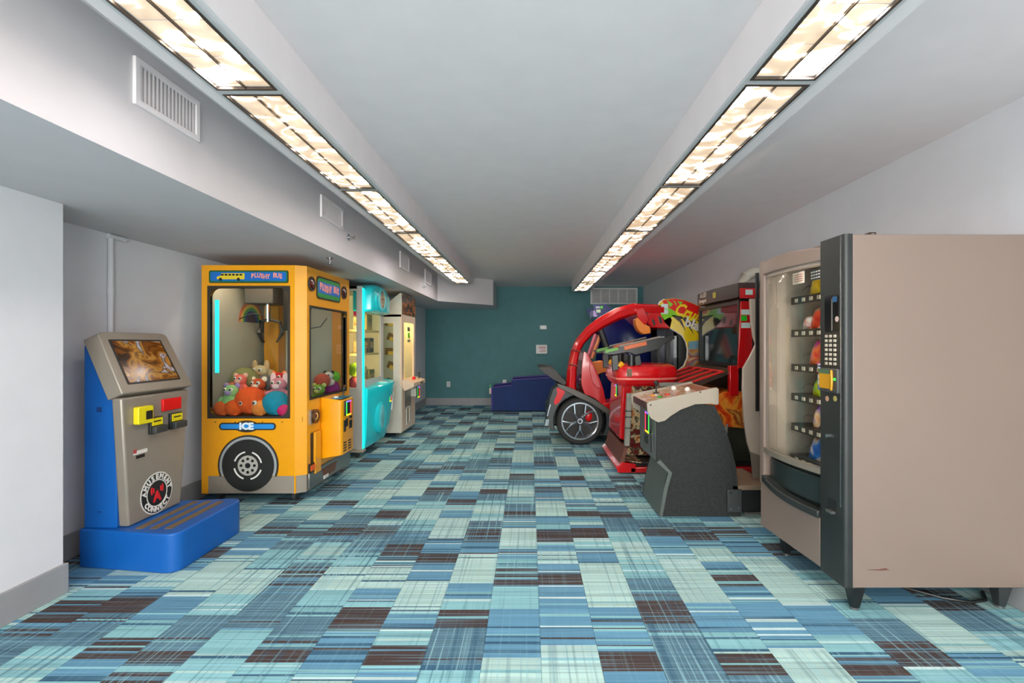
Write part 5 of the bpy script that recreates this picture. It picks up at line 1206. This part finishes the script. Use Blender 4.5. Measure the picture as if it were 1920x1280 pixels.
# label sheet and code plate behind the glass
y_ = 2.70; bx('paper_notice', pm('paper_cream', (222, 208, 190), .6), gl, xg(y_) + .024, xg(y_) + .026, 2.635, 2.75, 1.635, 1.70)
for i in range(4): bx('notice_line', REDT, gl, xg(y_) + .0225, xg(y_) + .024, 2.65, 2.735, 1.648 + i * .012, 1.651 + i * .012)
bx('code_plate', DARK, gl, xg(2.57) + .024, xg(2.57) + .026, VD + .01, 2.62, 1.64, 1.70)
for i in range(3):
    for j in range(4): bx('code_mark', EMW, gl, xg(2.57) + .0225, xg(2.57) + .024, VD + .018 + j * .022, VD + .032 + j * .022, 1.65 + i * .016, 1.657 + i * .016)
# shelves
SHELF = pm('shelf_dark', (58, 54, 50), .4, var=.1); TAGM = pm('price_tag', (206, 196, 180), .5)
SHZ = [1.585, 1.385, 1.175, .995, .81, .62]
for i, z in enumerate(SHZ):
    sh = B().box(1.635, 2.30, V0 + .10, 2.985, z - .012, z).build('shelf', SHELF, t)
    bx('shelf_front', SHELF, sh, 1.627, 1.637, V0 + .10, 2.985, z - .045, z - .0)
    for j in range(7): bx('price_tag', TAGM, sh, 1.624, 1.627, 2.46 + j * .075, 2.49 + j * .075, z - .034, z - .012)
    for j in range(5):
        y_ = 2.50 + j * .098
        pts = [(1.66 + .5 * k / 40, y_ + .03 * math.cos(k * PI / 4), z + .034 + .03 * math.sin(k * PI / 4)) for k in range(41)]
        B().tube(pts, .002, 4).build('vending_coil', STEEL, sh)
bx('inner_lamp', pm('vending_lamp', (255, 238, 222), .4, emit=40.0), t, 1.60, 1.62, V0 + .10, V0 + .115, .70, 1.70)
# snacks
def snack(name, lab, y, shelf, w, h, stops, lean=.3, x=1.665, scale=9):
    y = 1.64 * F / (y - VX)
    z = SHZ[shelf]; w *= .88; b_ = B(); n = 8; g = []
    for s_ in (-1, 1):
        gg = []
        for i in range(n + 1):
            row = []
            for j in range(n + 1):
                u = i / n; v = j / n
                puff = .028 * (math.sin(PI * u) ** .6) * (math.sin(PI * v) ** .5)
                row.append(b_.bm.verts.new((s_ * puff, (u - .5) * w * (1 - .06 * math.sin(PI * v)), v * h)))
            gg.append(row)
        for i in range(n):
            for j in range(n): b_.bm.faces.new((gg[i][j], gg[i + 1][j], gg[i + 1][j + 1], gg[i][j + 1]))
    bmesh.ops.remove_doubles(b_.bm, verts=b_.bm.verts, dist=1e-4)
    b_.xf(Matrix.Translation((x, y, z + .004)) @ Matrix.Rotation(lean, 4, 'Y'))
    o = b_.build(name, ramp_mat('snack_' + lab.replace(' ', '_')[:24], stops, scale=scale, rough=.25, detail=2, distort=.4), None, origin=(x, y, z))
    tag(o, lab, 'snack', 'snacks in the vending machine')
Y_ = [(.38, (236, 190, 20)), (.5, (250, 216, 40)), (.6, (180, 130, 20)), (.68, (240, 230, 190))]
R_ = [(.38, (190, 30, 20)), (.5, (226, 70, 30)), (.58, (240, 220, 200)), (.66, (206, 40, 30))]
G_ = [(.38, (40, 120, 80)), (.5, (226, 230, 220)), (.6, (60, 150, 110))]
K_ = [(.38, (206, 50, 40)), (.48, (240, 120, 60)), (.56, (230, 70, 180)), (.68, (190, 20, 60))]
O_ = [(.38, (196, 140, 40)), (.5, (226, 180, 70)), (.62, (90, 60, 20))]
L_ = [(.38, (226, 206, 20)), (.5, (120, 180, 30)), (.62, (240, 230, 80))]
P_ = [(.36, (226, 130, 60)), (.46, (236, 200, 160)), (.54, (110, 80, 170)), (.66, (200, 90, 60))]
N_ = [(.38, (120, 80, 30)), (.5, (180, 130, 50)), (.62, (70, 40, 16))]
U_ = [(.36, (20, 70, 170)), (.47, (40, 120, 210)), (.54, (230, 220, 210)), (.60, (214, 50, 30)), (.7, (20, 60, 150))]
snack('snack_bag', 'yellow chip bag on the top shelf of the vending machine', 1520, 0, .13, .15, Y_)
snack('snack_bag', 'brown chip bag at the column end of the top shelf', 1541, 0, .12, .14, N_)
snack('snack_bag', 'red chip bag on the second shelf of the vending machine', 1521, 1, .12, .13, R_)
snack('snack_bag', 'green and white bag on the second shelf', 1538, 1, .12, .13, G_)
snack('snack_bag', 'small white and red bag at the far end of the second shelf', 1506, 1, .10, .08, [(.4, (226, 220, 216)), (.55, (200, 60, 50)), (.65, (230, 226, 220))])
snack('snack_bag', 'red and pink candy bag on the third shelf', 1519, 2, .12, .15, K_)
snack('snack_bag', 'gold snack bag on the third shelf', 1537, 2, .11, .12, O_)
snack('snack_bag', 'yellow and green candy bag on the fourth shelf', 1524, 3, .10, .11, L_)
snack('snack_bag', 'gold wrapped bar at the column end of the fourth shelf', 1540, 3, .08, .12, O_)
snack('snack_bar', 'orange and purple candy bar on the fifth shelf', 1522, 4, .07, .15, P_)
snack('snack_bar', 'dark gold candy bar on the fifth shelf beside the purple one', 1538, 4, .08, .13, N_)
snack('snack_bag', 'blue and red chip bag on the bottom shelf', 1519, 5, .14, .14, U_)
snack('snack_bag', 'pale blue bag at the column end of the bottom shelf', 1540, 5, .11, .10, [(.4, (150, 170, 200)), (.55, (220, 226, 236)), (.65, (90, 120, 180))])
# oddment on top and power cord below
q = P(1631, 432, V0 + .1)
t = thing('tape_dispenser', 'small dark clamp lying on top of the vending machine', 'clamp', (q.x, V0 + .1, VZ1))
B().prism([(q.x - .022, VZ1), (q.x + .022, VZ1), (q.x + .018, VZ1 + .03), (q.x - .015, VZ1 + .03)], 'y', V0 + .08, V0 + .12).build('body', pm('clamp_brown', (60, 46, 34), .4), t, bevel=.003)
B().cyl((q.x, V0 + .078, VZ1 + .015), 'y', .009, .002, 12).build('screw', STEEL, t)
cpts = [(1.98, 2.55, .008), (2.1, 2.44, .008), (2.2, 2.40, .008), (2.3, 2.42, .008), (2.36, 2.5, .008)]
tag(B().tube(cpts, .008, 8).build('power_cord', BLACK, None, origin=(2.1, 2.45, 0)), 'black power cord on the carpet under the vending machine', 'cord')
